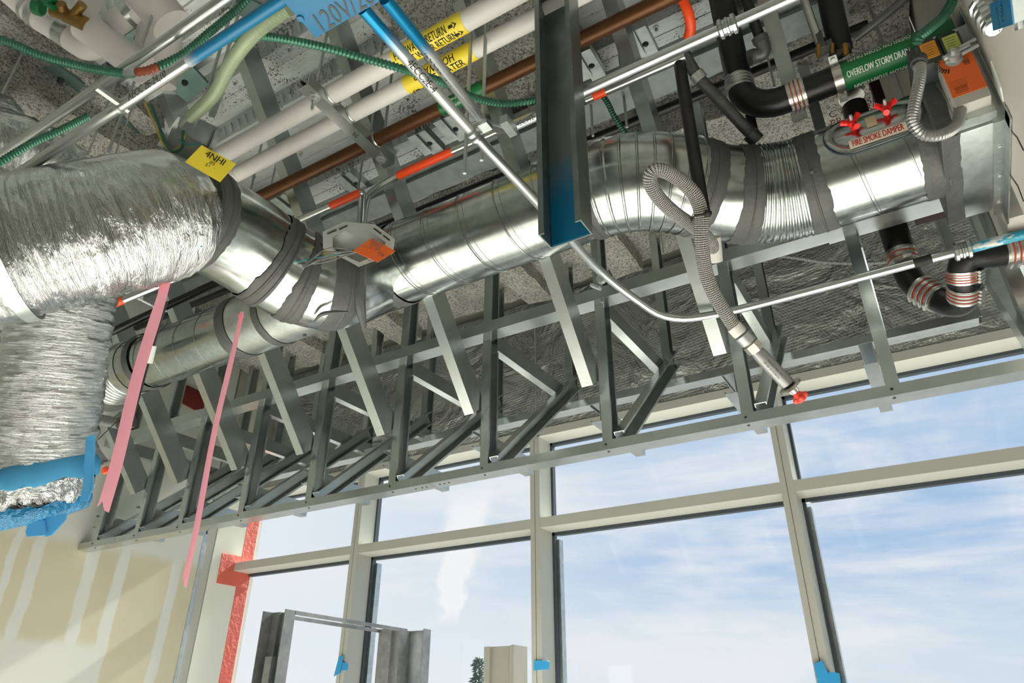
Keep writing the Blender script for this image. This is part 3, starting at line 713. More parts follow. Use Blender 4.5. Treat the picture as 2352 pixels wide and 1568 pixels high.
smear([atD(450, 572, 1.725), atD(456, 562, 1.72), atD(463, 566, 1.715)], .004, duct, 'blue_string', 'teal')
scr = MB()
for px, py, d in ((530, 522, 1.83), (700, 770, 2.15)): 
    c = atD(px, py, d); scr.lathe(c, -c, [(0, .006), (.012, .006), (.014, .002)], 8)
for px, py in ((1865, 395), (1720, 300), (1700, 520), (1372, 520)):
    c = atD(px, py, 1.0); c = c.normalized(); d = 2.2
    # march to the duct skin
    best = min((abs(((c * t) - V(0, yf, zf)).yz.length - RD) + (9 if (c * t).yz.length > V(0, yf, zf).length else 0), t) for t in [1.2 + .005 * k for k in range(300)])[1] if hasattr(V(0, 0, 0), 'yz') else 1.9
    scr.lathe(c * (best - .002), -c, [(0, .005), (.004, .0045), (.005, .001)], 8)
scr.build('duct_screw', M['seal'], duct)
# access door in the duct above the damper: oval pan, two red wing knobs, sticker, warning label
ad = atan = None
cx = xf(2003, 300); al = math.radians(37.55 + 180) ; up_ang = math.radians(44)
def dk(u, v, h=0.0):
    """point on the duct skin: u along X from the door centre, v up round the skin"""
    b = al - up_ang - v / RD; return V(cx + u, yf + (RD + h) * math.cos(b), zf + (RD + h) * math.sin(b))
def oval(w, hgt, n=40):
    out = []
    for k in range(n):
        q = 6.283 * k / n; c, s = math.cos(q), math.sin(q); out.append((math.copysign(max(0, w - hgt), c) * (1 if abs(c) > .02 else 0) + hgt * c, hgt * s))
    return out
door = MB(); A, H = .112, .062; rings = [(1.0, 1.0, .001), (1.0, 1.0, .006), (.96, .93, .0085), (.88, .80, .006), (.84, .74, .003), (.8, .68, .006), (.4, .3, .007)]
n = 48; ov = oval(A, H, n)
for a_, b_, h_ in rings:
    for (u, v) in ov: door.v.append(dk(u * a_, v * b_, h_))
for i in range(len(rings) - 1):
    for j in range(n): door.f.append((i * n + j, i * n + (j + 1) % n, (i + 1) * n + (j + 1) % n, (i + 1) * n + j))
door.f.append(tuple((len(rings) - 1) * n + j for j in range(n)))
door = door.build('access_door', M['duct'], duct, sharp=60)
g = MB(); g.tube([dk(u * 1.015, v * 1.02, .001) for u, v in ov], .0022, 6, closed=True); g.build('door_gasket', M['gasket'], door)
for (ku, kv, ph) in ((-.042, .002, .3), (.036, .010, -.1)):
    c = dk(ku, kv, .03); nrm = (dk(ku, kv, 1.0) - dk(ku, kv, 0)).normalized(); t1 = V(1, 0, 0); t2 = nrm.cross(t1)
    k = MB(); k.lathe(dk(ku, kv, .004), nrm, [(0, .007), (.02, .006), (.021, .012), (.032, .012), (.034, .008)], 16)
    for q in (0, 2.094, 4.189):
        d = t1 * math.cos(q + ph + .5) + t2 * math.sin(q + ph + .5); e = nrm.cross(d)
        k.tube([c - nrm * .002, c + d * .012 - nrm * .001, c + d * .026 + nrm * .004], [.0085, .0068, .0075], 10)
    k.build('wing_knob', M['knob'], door, label='red three-lobed wing knob')
    MB().lathe(c, nrm, [(0, .0042), (.022, .0042), (.0235, .002)], 10).build('knob_bolt', M['rod'], door)
def patch(u0, u1, v0, v1, h, nm, mt, par, sh=0.0):
    m = MB(); N = 8
    for i in range(N + 1):
        v = v0 + (v1 - v0) * i / N; m.v += [dk(u0 + sh * v, v, h), dk(u1 + sh * v, v, h)]
    m.f = [(2 * i, 2 * i + 1, 2 * i + 3, 2 * i + 2) for i in range(N)]; return m.build(nm, mt, par)
patch(-.013, .010, -.012, .024, .0085, 'sticker', mat('cream_sticker', base=srgb('#cfc6a0'), rough=.6), door)
patch(-.062, .066, -.053, -.031, .0098, 'warning_label', mat('label_pale', base=srgb('#d8cdbb'), rough=.5), door)
m = MB(); text_to(m, 'FIRE SMOKE DAMPER', lambda u, v: dk(.002 + u, -.042 + v, .0104), .0225, .54, 2)
text_to(m, 'FIRE SMOKE DAMPER', lambda u, v: dk(.0026 + u, -.042 + v, .0104), .0225, .54, 2); m.build('warning_lettering', M['redp'], door)

# damper sleeve through the right wall, with actuator
dmp = thing('fire_smoke_damper', 'rectangular galvanized damper box in the wall with orange actuator', 'damper', (.285, 1.67, 1.16))
bx0, bx1, by0, by1, bz0, bz1 = .222, XR + .12, 1.5, 1.845, 1.157, 1.45
m = MB(); m.box(bx0, bx1, by0, by1, bz0, bz1); m.build('sleeve', M['sheet'], dmp, bevel=.002)
m = MB(); m.box(bx0 - .004, bx0 + .001, by0 - .004, by1 + .004, bz0 - .004, bz1); m.build('sealed_end', M['seal'], dmp, label='end plate smeared with dark grey sealant')
m = MB(); N = 24
for i in range(N + 1):
    y = by0 - .003 + (by1 - by0 + .006) * i / N; e = bx0 + .034 + .007 * noise.noise(V(y * 14, 1, 0)) + .004 * noise.noise(V(y * 50, 3, 0))
    m.v += [V(bx0 - .004, y, bz0 - .0025), V(e, y, bz0 - .0025), V(e - .001, y, bz0 + .001)]
m.f = [(3 * i + k, 3 * i + k + 1, 3 * i + k + 4, 3 * i + k + 3) for i in range(N) for k in (0, 1)]
o = len(m.v)
for i in range(N + 1):
    z = bz0 - .003 + (bz1 - bz0) * i / N; e = bx0 + .030 + .008 * noise.noise(V(z * 14, 9, 0)) + .004 * noise.noise(V(z * 50, 7, 0)); m.v += [V(bx0 - .004, by0 - .0025, z), V(e, by0 - .0025, z), V(e, by0 + .001, z)]
m.f += [(o + 3 * i + k, o + 3 * i + k + 1, o + 3 * i + k + 4, o + 3 * i + k + 3) for i in range(N) for k in (0, 1)]
m.build('sealant_edge', M['seal'], dmp)
fl = MB(); fl.box(XR - .026, XR - .001, by0 - .003, by1 + .02, bz0 - .0035, bz0 - .001); fl.box(XR - .004, XR - .001, by0 - .04, by1 + .03, bz0 - .035, bz0 - .001)
fl.box(XR - .026, XR - .001, by0 - .0035, by0 - .001, bz0 - .002, bz1 + .01); fl.box(XR - .004, XR - .001, by0 - .035, by0 - .001, bz0 - .03, bz1 + .04); fl.build('retaining_angle', M['sheet'], dmp)
sw = MB()
for k in range(6): sw.lathe(V(XR - .014, by0 + .03 + .056 * k, bz0 - .003), (0, 0, -1), [(0, .006), (.003, .005), (.004, .001)] if k % 2 else [(0, .0035), (.001, .003)], 10)
for k in range(5): sw.lathe(V(XR - .014, by0 - .003, bz0 + .03 + .08 * k), (0, -1, 0), [(0, .005), (.003, .004), (.004, .001)], 10)
sw.build('rivet', M['rod'], dmp)
# actuator on the room side of the sleeve
ax0, ax1, az0, az1 = .262, .335, 1.235, 1.385
def onface(px, py, y): p = atY(px, py, y); return p.x, p.z
yA = by0 - .062
p = [atY(2160, 180, yA), atY(2228, 110, yA), atY(2265, 190, yA), atY(2180, 225, yA)]
xx0, xx1 = atY(2168, 180, yA).x, atY(2252, 160, yA).x
zz1, zz0 = atY(2195, 130, yA).z, atY(2222, 218, yA).z
acb = MB().box(xx0, xx1, yA, by0 - .006, zz0 - .022, zz1 + .01).build('actuator_body', M['frame'], dmp, bevel=.004, label='pale actuator housing')
act = MB().box(xx0 + .001, xx1 - .001, yA - .0015, yA + .01, zz0 + .004, zz1 + .008).build('actuator_label', M['orangelabel'], acb, label='orange actuator face')
cxa, cza = (xx0 + xx1) / 2, (zz0 + zz1) / 2
m = MB(); fp = lambda x, z: flat(V(x, yA - .002, z), (1, 0, 0), (0, 0, 1), (0, -1, 0), .0006)
for k, (s, h_) in enumerate((('SPRING RETURN ACTUATOR', .0035), ('24 VAC  50/60 Hz  27 VA', .0035), ('TORQUE  TRANSFORMER', .0035), ('ANGLE OF ROTATION', .0033))): text_to(m, s, fp(cxa - .012, cza - .012 - .007 * k), h_, .8)
for k in range(4): m.box(xx0 + .010, xx0 + .034, yA - .0022, yA - .0016, zz0 + .012 + .005 * k, zz0 + .0125 + .005 * k)
for dx_ in (0, .007): m.tube([V(xx1 - .022, yA - .002, cza + .025 + dx_), V(xx1 - .013, yA - .002, cza + .025 + dx_), V(xx1 - .013, yA - .002, cza + .031 + dx_), V(xx1 - .022, yA - .002, cza + .031 + dx_)], .0009, 4, closed=True)
for k in range(9):
    q = 2.6 + k * .22; a_ = V(cxa - .012, yA - .002, zz1 - .012); m.tube([a_ + V(math.cos(q) * .020, 0, math.sin(q) * .020), a_ + V(math.cos(q) * .031, 0, math.sin(q) * .031)], .0016, 4)
m.build('actuator_print', M['ink'], acb)
m = MB(); a_ = V(cxa - .004, yA - .002, zz1 - .010); m.lathe(a_, (0, -1, 0), [(0, .019), (.006, .019), (.008, .014), (.02, .013), (.022, .007), (.034, .006)], 20)
m.tube([a_ + V(-.02, -.014, .002), a_ + V(.034, -.014, .010)], .007, 8)
for dz_ in (-.006, .014): m.cyl(a_ + V(.014, -.016, dz_), a_ + V(.048, -.018, dz_ + .006), .0042, 10)
m.build('shaft_clamp', M['rod'], acb)
MB().box(xx0 - .006, xx1 + .004, by0 - .03, by0 - .001, zz0 - .04, zz0 - .02).build('mounting_plate', M['sheet'], dmp)
# two small switch boxes above the actuator
for (px0, py0, px1, py1, st_, nm) in ((2108, 95, 2165, 140, 'amber', 'amber'), (2160, 80, 2215, 122, 'lime', 'lime')):
    yb_ = by0 - .066; a_ = atY(px0, (py0 + py1) / 2, yb_); b_ = atY(px1, (py0 + py1) / 2, yb_); cz = atY((px0 + px1) / 2, (py0 + py1) / 2, yb_).z
    hw = abs(b_.x - a_.x) / 2; cx_ = (a_.x + b_.x) / 2
    j = MB().box(cx_ - hw, cx_ + hw, yb_, by0 + .02, cz - .036, cz + .040).build('switch_box', M['dark'], dmp, bevel=.003, label='dark junction box with %s sticker' % nm)
    MB().box(cx_ - hw * .72, cx_ + hw * .72, yb_ - .0015, yb_ + .002, cz - .022, cz + .028).build('sticker', M[st_], j)
    m = MB()
    for k in range(5): m.box(cx_ - hw * .55, cx_ + hw * (.2 + .06 * k), yb_ - .0019, yb_ - .0014, cz - .014 + .008 * k, cz - .0131 + .008 * k)
    m.build('sticker_print', M['greyink'], j)
    m = MB()
    for sx_, sz_ in ((-.8, -.03), (.8, .034)): m.lathe(V(cx_ + hw * sx_, yb_, cz + sz_), (0, -1, 0), [(0, .003), (.0015, .003), (.002, .001)], 8)
    m.build('cover_screw', M['rod'], j)
def corrugated(path, r, pitch=.006, amp=.13, n=12, step=None):
    st_ = step or pitch / 3; P = resample(path, st_)
    return MB().tube(P, r, n, rf=lambda i, j, a, rr: rr * (1 + amp * math.sin(6.283 * i * st_ / pitch + a)))
P = spline([atD(2112, 142, 1.52), atD(2112, 180, 1.50), atD(2100, 240, 1.485), atD(2098, 280, 1.48), atD(2120, 308, 1.475), atD(2160, 310, 1.475), atD(2195, 290, 1.50), atD(2205, 258, 1.53), atD(2203, 235, 1.56)], 10)
fxc = corrugated(P, .0115, .0065).build('flexible_conduit', M['greyflex'], dmp, label='grey flexible conduit looping from box to actuator')
MB().lathe(atD(2110, 135, 1.53), atD(2112, 160, 1.51) - atD(2110, 135, 1.53), [(0, .017), (.018, .017), (.02, .014), (.028, .014)], 12).build('conduit_connector', M['dark'], dmp)
MB().lathe(atD(2200, 215, 1.57), atD(2203, 240, 1.56) - atD(2200, 215, 1.57), [(0, .018), (.014, .018), (.016, .015), (.024, .015)], 12).build('conduit_connector', M['greyflex'], dmp)

# ------------------------------------------------------------------ foil jacketed flexible ducts
def foil_tube(P, r, step, amp, fr, seed, n=96, r0=1.0):
    P = resample(P, step); N = len(P)
    def rf(i, j, a, rr):
        s = i * step; c_, s_ = math.cos(a), math.sin(a)
        k = noise.noise(V(s * fr, c_ * 1.6 + seed, s_ * 1.6)) * amp + noise.noise(V(s * fr * 2.7, c_ * 5, s_ * 5 + seed)) * amp * .6
        k += .35 * amp * noise.noise(V(s * fr * 6, c_ * 2.5 + 3, s_ * 2.5)); e = 1.0
        return rr * e + k
    return MB().tube(P, r, n, rf=rf, caps=True)
big = thing('flexible_duct', 'big crinkled foil insulated flexible duct at left, nearest the viewer', 'duct', atD(200, 540, 1.6))
P = spline([atD(-260, 640, 1.56), atD(-60, 590, 1.58), atD(80, 557, 1.62), atD(220, 528, 1.67), atD(330, 503, 1.74), atD(395, 493, 1.80), atD(420, 492, 1.83)], 16)
fd = foil_tube(P, .163, .006, .0085, 34, 1)
nn_ = 96; NN = len(fd.v) // nn_; RS = .163
PP = resample(P, .006)
for i in range(NN):
    q = max(0, 1 - (NN - 1 - i) / 10); k = 1 - .20 * q ** 2
    for j in range(nn_):
        e = fd.v[i * nn_ + j] - PP[i]; t = max(0, min(1, (e.z / RS - .15) / .4)) * .85; e = e * (1 - t) + e.normalized() * RS * t; fd.v[i * nn_ + j] = PP[i] + e * k
fd.build('foil_jacket', M['foil'], big, sharp=180)
q = arc(PP, near(PP, atD(5, 580, 1.6)), near(PP, atD(30, 570, 1.6)), 4)
MB().tube(q, .1725, 64, caps=False).build('foil_tape', M['sheet'], big, label='smooth foil tape wrap')
q0 = near(PP, atD(392, 493, 1.80))
hang = thing('flexible_duct', 'hanging foil flexible duct with its open end bagged in blue film', 'duct', atD(90, 1150, 1.95))
tp_ = atD(84, 1125, 1.93)
# bottom of the hanging duct: height where the axis shows at pixel row 1150
def z_on_axis(x, y, row):
    lo, hi = -1.0, 2.2
    for _ in range(40):
        mid_ = (lo + hi) / 2; p_ = V(x, y, mid_); cc = V(p_.dot(V(RX[0], RY0[0], RZ[0])), p_.dot(V(RX[1], RY0[1], RZ[1])), p_.dot(V(RX[2], RY0[2], RZ[2])))
        r_ = 784 + FPX * cc.y / cc.z
        if r_ > row: lo = mid_
        else: hi = mid_
    return lo
zb = tp_.z
HP = spline([atD(172, 540, 2.02), atD(146, 700, 1.98), atD(117, 900, 1.95), tp_], 12)
foil_tube(HP, .130, .005, .005, 60, 7).build('foil_jacket', M['foil2'], hang, sharp=180)
HX = HP + [tp_ + (HP[-1] - HP[-2]).normalized() * .25]; HL = plen(HP)
def crumple(prof, nm, mt, seed, amp, n=80):
    """sleeve round the lower end of the hanging duct: (distance past the end, radius, slope) triples"""
    m = MB(); ax = (HP[-1] - HP[-2]).normalized(); q1 = V(RX[0], RY0[0], RZ[0]); q1 = (q1 - ax * q1.dot(ax)).normalized(); q2 = ax.cross(q1)
    for i, (d, r) in enumerate(prof):
        c0 = arc(HX, HL + d, HL + d, 1)[0]
        for j in range(n):
            a = 6.28318 * j / n; k = amp * (noise.noise(V(math.cos(a) * 3 + seed, math.sin(a) * 3, d * 12)) + .6 * noise.noise(V(math.cos(a) * 9, math.sin(a) * 9 + seed, d * 30)))
            m.v.append(c0 + (q1 * math.cos(a) + q2 * math.sin(a)) * (r + k) + ax * (k * 1.2 - .035 * math.cos(a) * (1 if r > .05 else 0)))
    for i in range(len(prof) - 1):
        for j in range(n): m.f.append((i * n + j, i * n + (j + 1) % n, (i + 1) * n + (j + 1) % n, (i + 1) * n + j))
    return m.build(nm, mt, hang, sharp=80)
crumple([(-.075, .132), (-.06, .139), (-.03, .140), (-.018, .134)], 'film_cuff', M['bluefilm'], 3, .007)
crumple([(-.02, .133), (.01, .134), (.03, .130), (.045, .124)], 'foil_end', M['foilplain'], 6, .009)
crumple([(.035, .132), (.048, .132), (.07, .124), (.085, .09), (.09, .003)], 'film_bag', M['bluedark'], 9, .009)
m = MB()
fp_ = [[(198, 1002), (216, 998), (215, 1050), (212, 1120), (200, 1150), (182, 1150), (190, 1120), (193, 1060)], [(70, 1180), (100, 1195), (105, 1228), (62, 1232), (58, 1222)], [(100, 1190), (152, 1178), (150, 1192), (118, 1228), (104, 1232)]]
for k, ps in enumerate(fp_):
    pp = [atD(a, b, 1.86 + .01 * k + .012 * noise.noise(V(a * .05, b * .05, k))) for a, b in ps]; m.slab(pp, V(.001, .003, 0))
m.build('film_flap', M['bluefilm'], hang)
m = MB(); cc_ = atD(104, 985, 1.94); vw = (-cc_); vw.z = 0; vw.normalize(); tg = V(0, 0, 1).cross(vw)
def onhang(u, v, lift=.136, a0=-.42):
    a = a0 - u / .13; return cc_ + (vw * math.cos(a) + tg * math.sin(a)) * lift + V(0, 0, -v)
text_to(m, 'CASCO', lambda u, v: onhang(u, v - .006), .014, 1.2, 1)
for k in range(3): text_to(m, 'CLASS 1 AIR CONNECTOR UL 181', lambda u, v, k=k: onhang(u, v + .008 + .006 * k), .0045, 1, 0)
m.build('red_print', mat('faded_red_print', base=srgb('#a04a42'), rough=.6), hang)
# two smaller foil ducts far up at the left
for i, (pts, r, lab) in enumerate(([[atD(-60, 330, 2.35), atD(20, 325, 2.4), atD(90, 350, 2.45), atD(160, 400, 2.5)], .10, 'crumpled foil duct half hidden above the big flexible duct'], [[atD(-60, 240, 2.5), atD(-10, 265, 2.45), atD(10, 300, 2.4)], .075, 'small foil duct end at the left edge above the crumpled foil duct'])):
    m = foil_tube(spline(pts, 10), r, .008, .010, 24, 20 + i, 56); m.build('flexible_duct', M['foil'], cat='duct', label=lab, sharp=180)
# hanging duct's metal take-off behind it
mt_ = foil_tube([atD(-70, 815, 2.5), atD(40, 825, 2.55), atD(90, 830, 2.6)], .10, .02, .0, 1, 1, 48); mt_.build('duct_takeoff', M['duct'], cat='duct', label='bare metal duct stub at the left edge behind the hanging foil duct')

# ------------------------------------------------------------------ pipes along X under the deck
def xpipe(mb, px0, px1, y, z, r, n=32): return mb.cyl(V(px0, y, z), V(px1, y, z), r, n)
w1y, w1z = pol(58.95, 1.927); w1r = .0285
w2y, w2z = pol(56.75, 1.972); w2r = .0255
cuy, cuz = pol(53.85, 2.03); cur = .0213
xw1a, xw2a = lx(425, 405, w1y, w1z), lx(475, 440, w2y, w2z)
for (nm, y, z, r, x0, lab, txts) in (
    ('insulated_pipe', w1y, w1z, w1r, xw1a, 'upper white insulated pipe with yellow return label', ('HOT WATER RETURN', '   WATER RETURN')),
    ('insulated_pipe', w2y, w2z, w2r, xw2a, 'lower white insulated pipe with yellow hot water label', ('HOT WATER', 'HOT WATER'))):
    t = thing(nm, lab, 'pipe', ((x0 - .3) / 2, y, z), 'white insulated pipes')
    m = MB(); xj = x0 + .17; m.cyl(V(x0, y, z), V(xj, y, z), r * 1.005, 40); m.build('jacket', M['white'], t)
    MB().cyl(V(xj + .001, y, z), V(.35, y, z), r, 40).build('jacket', M['white'], t)
    if y == w1y:
        la, lb = lx(915, 145, y, z), lx(1068, 45, y, z)
    else: la, lb = lx(928, 180, y, z), lx(1090, 110, y, z)
    MB().cyl(V(la, y, z), V(lb, y, z), r + .0012, 48).build('pipe_label', M['yellow'], t, label='yellow pipe label')
    m = MB(); xc = (la + lb) / 2
    if y == w1y:
        for v, fl, s, off in ((.006, 1, 'HOT WATER RETURN', .0), (-.020, 1, 'HOT WATER RETURN', .02)):
            text_to(m, s, onpipe(y, z, r + .0012, xc - .02 + off, v / r, fl), .032, .56, 3); text_to(m, s, onpipe(y, z, r + .0012, xc - .0194 + off, v / r, fl), .032, .56, 3)
            f = onpipe(y, z, r + .0012, lb - .028 + off * .3, v / r, 1)
            m.add([f(-.014, -.004), f(0, -.004), f(0, -.009), f(.013, 0), f(0, .009), f(0, .004), f(-.014, .004)], [(0, 1, 5, 6), (2, 3, 4)])
    else:
        for v, fl, off in ((.011, -1, -.01), (-.016, 1, .01)):
            text_to(m, 'HOT WATER', onpipe(y, z, r + .0012, xc + off, v / r, fl), .031, .8, 3); text_to(m, 'HOT WATER', onpipe(y, z, r + .0012, xc + off + .0007, v / r, fl), .031, .8, 3)
        f = onpipe(y, z, r + .0012, la + .022, -.030 / r, -1)
        m.add([f(-.014, -.004), f(0, -.004), f(0, -.009), f(.013, 0), f(0, .009), f(0, .004), f(-.014, .004)], [(0, 1, 5, 6), (2, 3, 4)])
    m.build('label_lettering', M['ink'], t, kind='stuff')
cu = thing('copper_pipe', 'long tarnished copper pipe with a green label below the white pipes', 'pipe', (-1, cuy, cuz))
xpipe(MB(), lx(500, 497, cuy, cuz), .34, cuy, cuz, cur).build('tube', M['copper'], cu)
la, lb = lx(1012, 245, cuy, cuz), lx(1112, 195, cuy, cuz)
MB().cyl(V(la, cuy, cuz), V(lb, cuy, cuz), cur + .001, 40).build('pipe_label', M['green'], cu, label='green pipe label')
m = MB()
for v in (.010, -.008): text_to(m, 'DOMESTIC COLD WATER', onpipe(cuy, cuz, cur + .001, (la + lb) / 2, v / cur, -1), .010, .72, 2)
m.build('label_lettering', M['wht'], cu)
MB().tube(arc([V(lx(548, 468, cuy, cuz), cuy, cuz), V(lx(570, 458, cuy, cuz), cuy, cuz)], 0, 1, 3), cur + .0015, 28).build('paper_tape', mat('kraft_tape', base=srgb('#a58a5c'), rough=.7), cu)
# valve assembly at the upper left
va = thing('valve_assembly', 'white insulated branch pipes with brass balancing valve at top left', 'pipe', atD(220, 90, 1.9))
D = 1.9
def pt(px, py, d=D): return atD(px, py, d)
MB().cyl(pt(25, -20), pt(92, 40), .036, 36).build('jacket', M['white'], va)
MB().cyl(pt(66, 18), pt(72, 23), .038, 36).build('jacket_band', M['sheet'], va)
MB().cyl(pt(92, 40), pt(150, 76), .036, 36).build('jacket', M['white'], va)
MB().cyl(pt(78, 30), pt(94, 40), .0375, 36).build('jacket_band', M['sheet'], va)
MB().cyl(pt(140, 70), pt(164, 86), .0375, 36).build('jacket_band', M['sheet'], va)
MB().tube(spline([pt(162, 84), pt(182, 98), pt(200, 106), pt(222, 100)], 6), .037, 36).build('jacket_elbow', M['white'], va)
MB().cyl(pt(192, 58, 1.86), pt(330, 160, 1.86), .040, 40).build('jacket', M['white'], va)
MB().cyl(pt(300, 30, 1.95), pt(228, 76, 1.95), .034, 36).build('jacket', M['white'], va)
MB().cyl(pt(306, 24, 1.95), pt(288, 36, 1.95), .0362, 36).build('jacket_band', M['sheet'], va)
MB().cyl(pt(258, 56, 1.95), pt(253, 59, 1.95), .0352, 36).build('jacket_band', M['sheet'], va)
MB().cyl(pt(300, 30, 1.95), pt(345, 5, 1.95), .035, 36).build('jacket_elbow', M['white'], va)
MB().cyl(pt(330, -20, 1.93), pt(395, 60, 1.93), .055, 40).build('jacket', M['white'], va)
MB().cyl(pt(372, 40, 2.0), pt(352, 190, 2.0), .060, 40).build('jacket', M['white'], va)
MB().cyl(pt(150, -25, 2.0), pt(200, 10, 2.0), .055, 36).build('jacket', M['white'], va)
m = MB(); m.tube([pt(120, 26, 1.84), pt(185, 48, 1.83)], .013, 16); m.tube([pt(150, 34, 1.83), pt(195, 55, 1.82)], .019, 16); m.tube([pt(165, 40, 1.82), pt(190, 10, 1.80)], .012, 12); m.tube([pt(150, 34, 1.83), pt(140, 8, 1.8)], .012, 12)
m.build('brass_valve', M['brass'], va)
m = MB(); m.lathe(pt(98, 20, 1.83), pt(82, 15, 1.83) - pt(98, 20, 1.83), [(0, .016), (.004, .021), (.02, .021), (.024, .015)], 20); m.lathe(pt(120, 8, 1.80), pt(112, -8, 1.8) - pt(120, 8, 1.80), [(0, .016), (.02, .018), (.03, .012)], 16); m.tube([pt(105, 5, 1.8), pt(125, 18, 1.8)], .009, 8)
m.build('valve_handle', M['valvegreen'], va)

# black sprinkler main and galvanised header track with its clips, under the deck edge
sy, sz = 1.843, 1.95
sp_ = thing('sprinkler_main', 'long black sprinkler pipe close under the sprayed ceiling', 'pipe', (-1.2, sy, sz))
xpipe(MB(), -3.6, .2, sy, sz, .0175, 20).build('pipe', M['black'], sp_)
m = MB()
for px, py in ((1225, 335), (835, 520)): m.cyl(V(lx(px, py, sy, sz) - .03, sy, sz), V(lx(px, py, sy, sz) + .03, sy, sz), .0235, 20)
m.build('coupling', M['rod'], sp_, kind='stuff')
ty = 1.66; tz = ty * math.tan(math.radians(48.6))
tr = thing('header_track', 'galvanized deep-leg track fixed under the deck, above the large duct', 'track', (-1.2, ty + .05, tz))
xprism(MB(), [(ty - .03, tz + .01), (ty + .07, tz + .01), (ty + .07, tz + .075), (ty + .068, tz + .075), (ty + .068, tz + .012), (ty - .028, tz + .012), (ty - .028, tz + .075), (ty - .03, tz + .075)], -3.2, .15).build('web', M['steelgrey'], tr)
xprism(MB(), [(ty - .075, tz + .03), (ty - .032, tz + .03), (ty - .032, tz + .033), (ty - .072, tz + .033), (ty - .072, tz + .07), (ty - .075, tz + .07)], -3.2, .15).build('leg', M['sheet'], tr)
for i, (px, py) in enumerate(((680, 478), (830, 430), (1000, 338), (1060, 305), (1375, 160), (1500, 110))):
    c = atZ(px, py, tz + .02); a = V(1, 0, 0); m = MB()
    m.prism(V(c.x - .02, c.y - .075, c.z + .02), V(c.x - .02, c.y + .05, c.z + .02), uprof(.05, .035), (0, 0, 1)); m.obox(V(c.x - .05, c.y - .03, c.z + .01), V(.018, 0, 0), V(0, .055, 0), V(0, 0, .002))
    b_ = m.build('deck_clip', M['sheet'], tr); MB().lathe(V(c.x - .02, c.y - .01, c.z + .03), (0, 0, -1), [(0, .012), (.01, .011), (.02, .004)], 10).build('bolt', M['dark'], b_)
# primed steel plates welded under the deck
for i, (pts, lab) in enumerate(((((84, 160), (118, 138), (195, 195), (160, 235)), 'green primed plate at the far left below the valve pipes'), (((283, 85), (330, 55), (352, 90), (300, 118)), 'small green primed plate beside the white elbow'), (((360, 180), (430, 140), (480, 195), (430, 235)), 'green primed plate above the yellow tag box'), (((520, 10), (575, 0), (660, 40), (600, 75)), 'green primed plate under the deck beside the blue box'), (((225, 285), (262, 248), (330, 320), (275, 345)), 'green primed plate between the rods above the big foil duct'))):
    m = MB(); pp = [atZ(a, b, 2.12) for a, b in pts]; m.slab(pp, V(0, 0, .012)); c_ = sum(pp, V(0, 0, 0)) / 4
    o_ = m.build('primed_plate', M['clipgreen'], cat='plate', label=lab, group='green primed plates under the deck')
    MB().lathe(c_ , (0, 0, -1), [(0, .012), (.01, .011), (.02, .004)], 10).build('bolt', M['dark'], o_)

# ------------------------------------------------------------------ conduits
ER = .0117
def coupling(mb, a, b, r=ER):
    a, b = Vector(a), Vector(b); d = b - a; L_ = d.length
    mb.lathe(a, d, [(0, r * 1.35), (L_ * .08, r * 1.7), (L_ * .24, r * 1.75), (L_ * .28, r * 1.4), (L_ * .42, r * 1.4), (L_ * .46, r * 1.62), (L_ * .56, r * 1.62), (L_ * .60, r * 1.4), (L_ * .72, r * 1.4), (L_ * .76, r * 1.75), (L_ * .93, r * 1.7), (L_, r * 1.35)], 10)
c1y, c1z = pol(69.5, 1.36); c2y, c2z = pol(67.15, 1.22)
t = MB(); xpipe(t, lx(-60, 410, c1y, c1z), lx(600, -80, c1y, c1z), c1y, c1z, ER, 20); t.build('conduit', M['emt'], cat='conduit', label='upper bare steel conduit crossing the top left corner')
cd = thing('conduit', 'lower steel conduit at top left, sprayed blue where it meets the blue box', 'conduit', (-1, c2y, c2z))
xb0, xb1 = lx(430, 135, c2y, c2z), lx(650, -12, c2y, c2z)
xpipe(MB(), lx(-60, 450, c2y, c2z), xb0, c2y, c2z, ER, 20).build('tube', M['emt'], cd)
bp = mat('blue_overspray', lambda nt, b: nt.put(b, 'Base Color', nt.mix(nt.step(nt.math('ADD', nt.new('ShaderNodeSeparateXYZ', inp={0: objv(nt)}).outputs[0], nt.math('MULTIPLY', nt.noise(objv(nt), 40, 3), .03)), xb0 - cd.location.x + .01, xb0 - cd.location.x + .05), srgb('#a9adab'), srgb('#08688f'))), rough=.35)
xpipe(MB(), xb0, xb1, c2y, c2z, ER, 20).build('tube', bp, cd, label='blue sprayed end of the conduit')
m = MB(); text_to(m, 'AECC 2E-24,10', onpipe(c2y, c2z, ER, lx(335, 185, c2y, c2z), .5, 1), .021, .9, 3, .2); m.build('marker_lettering', M['greyink'], cd)
m = MB(); x_ = lx(270, 238, c2y, c2z); m.tube([V(x_ - .004, c2y, c2z), V(x_ + .004, c2y, c2z)], ER + .003, 16); m.obox(V(x_ + .01, c2y - .02, c2z - .004), V(.005, 0, 0), V(0, .035, 0), V(0, 0, .004)); m.build('conduit_clip', M['sheet'], cd)
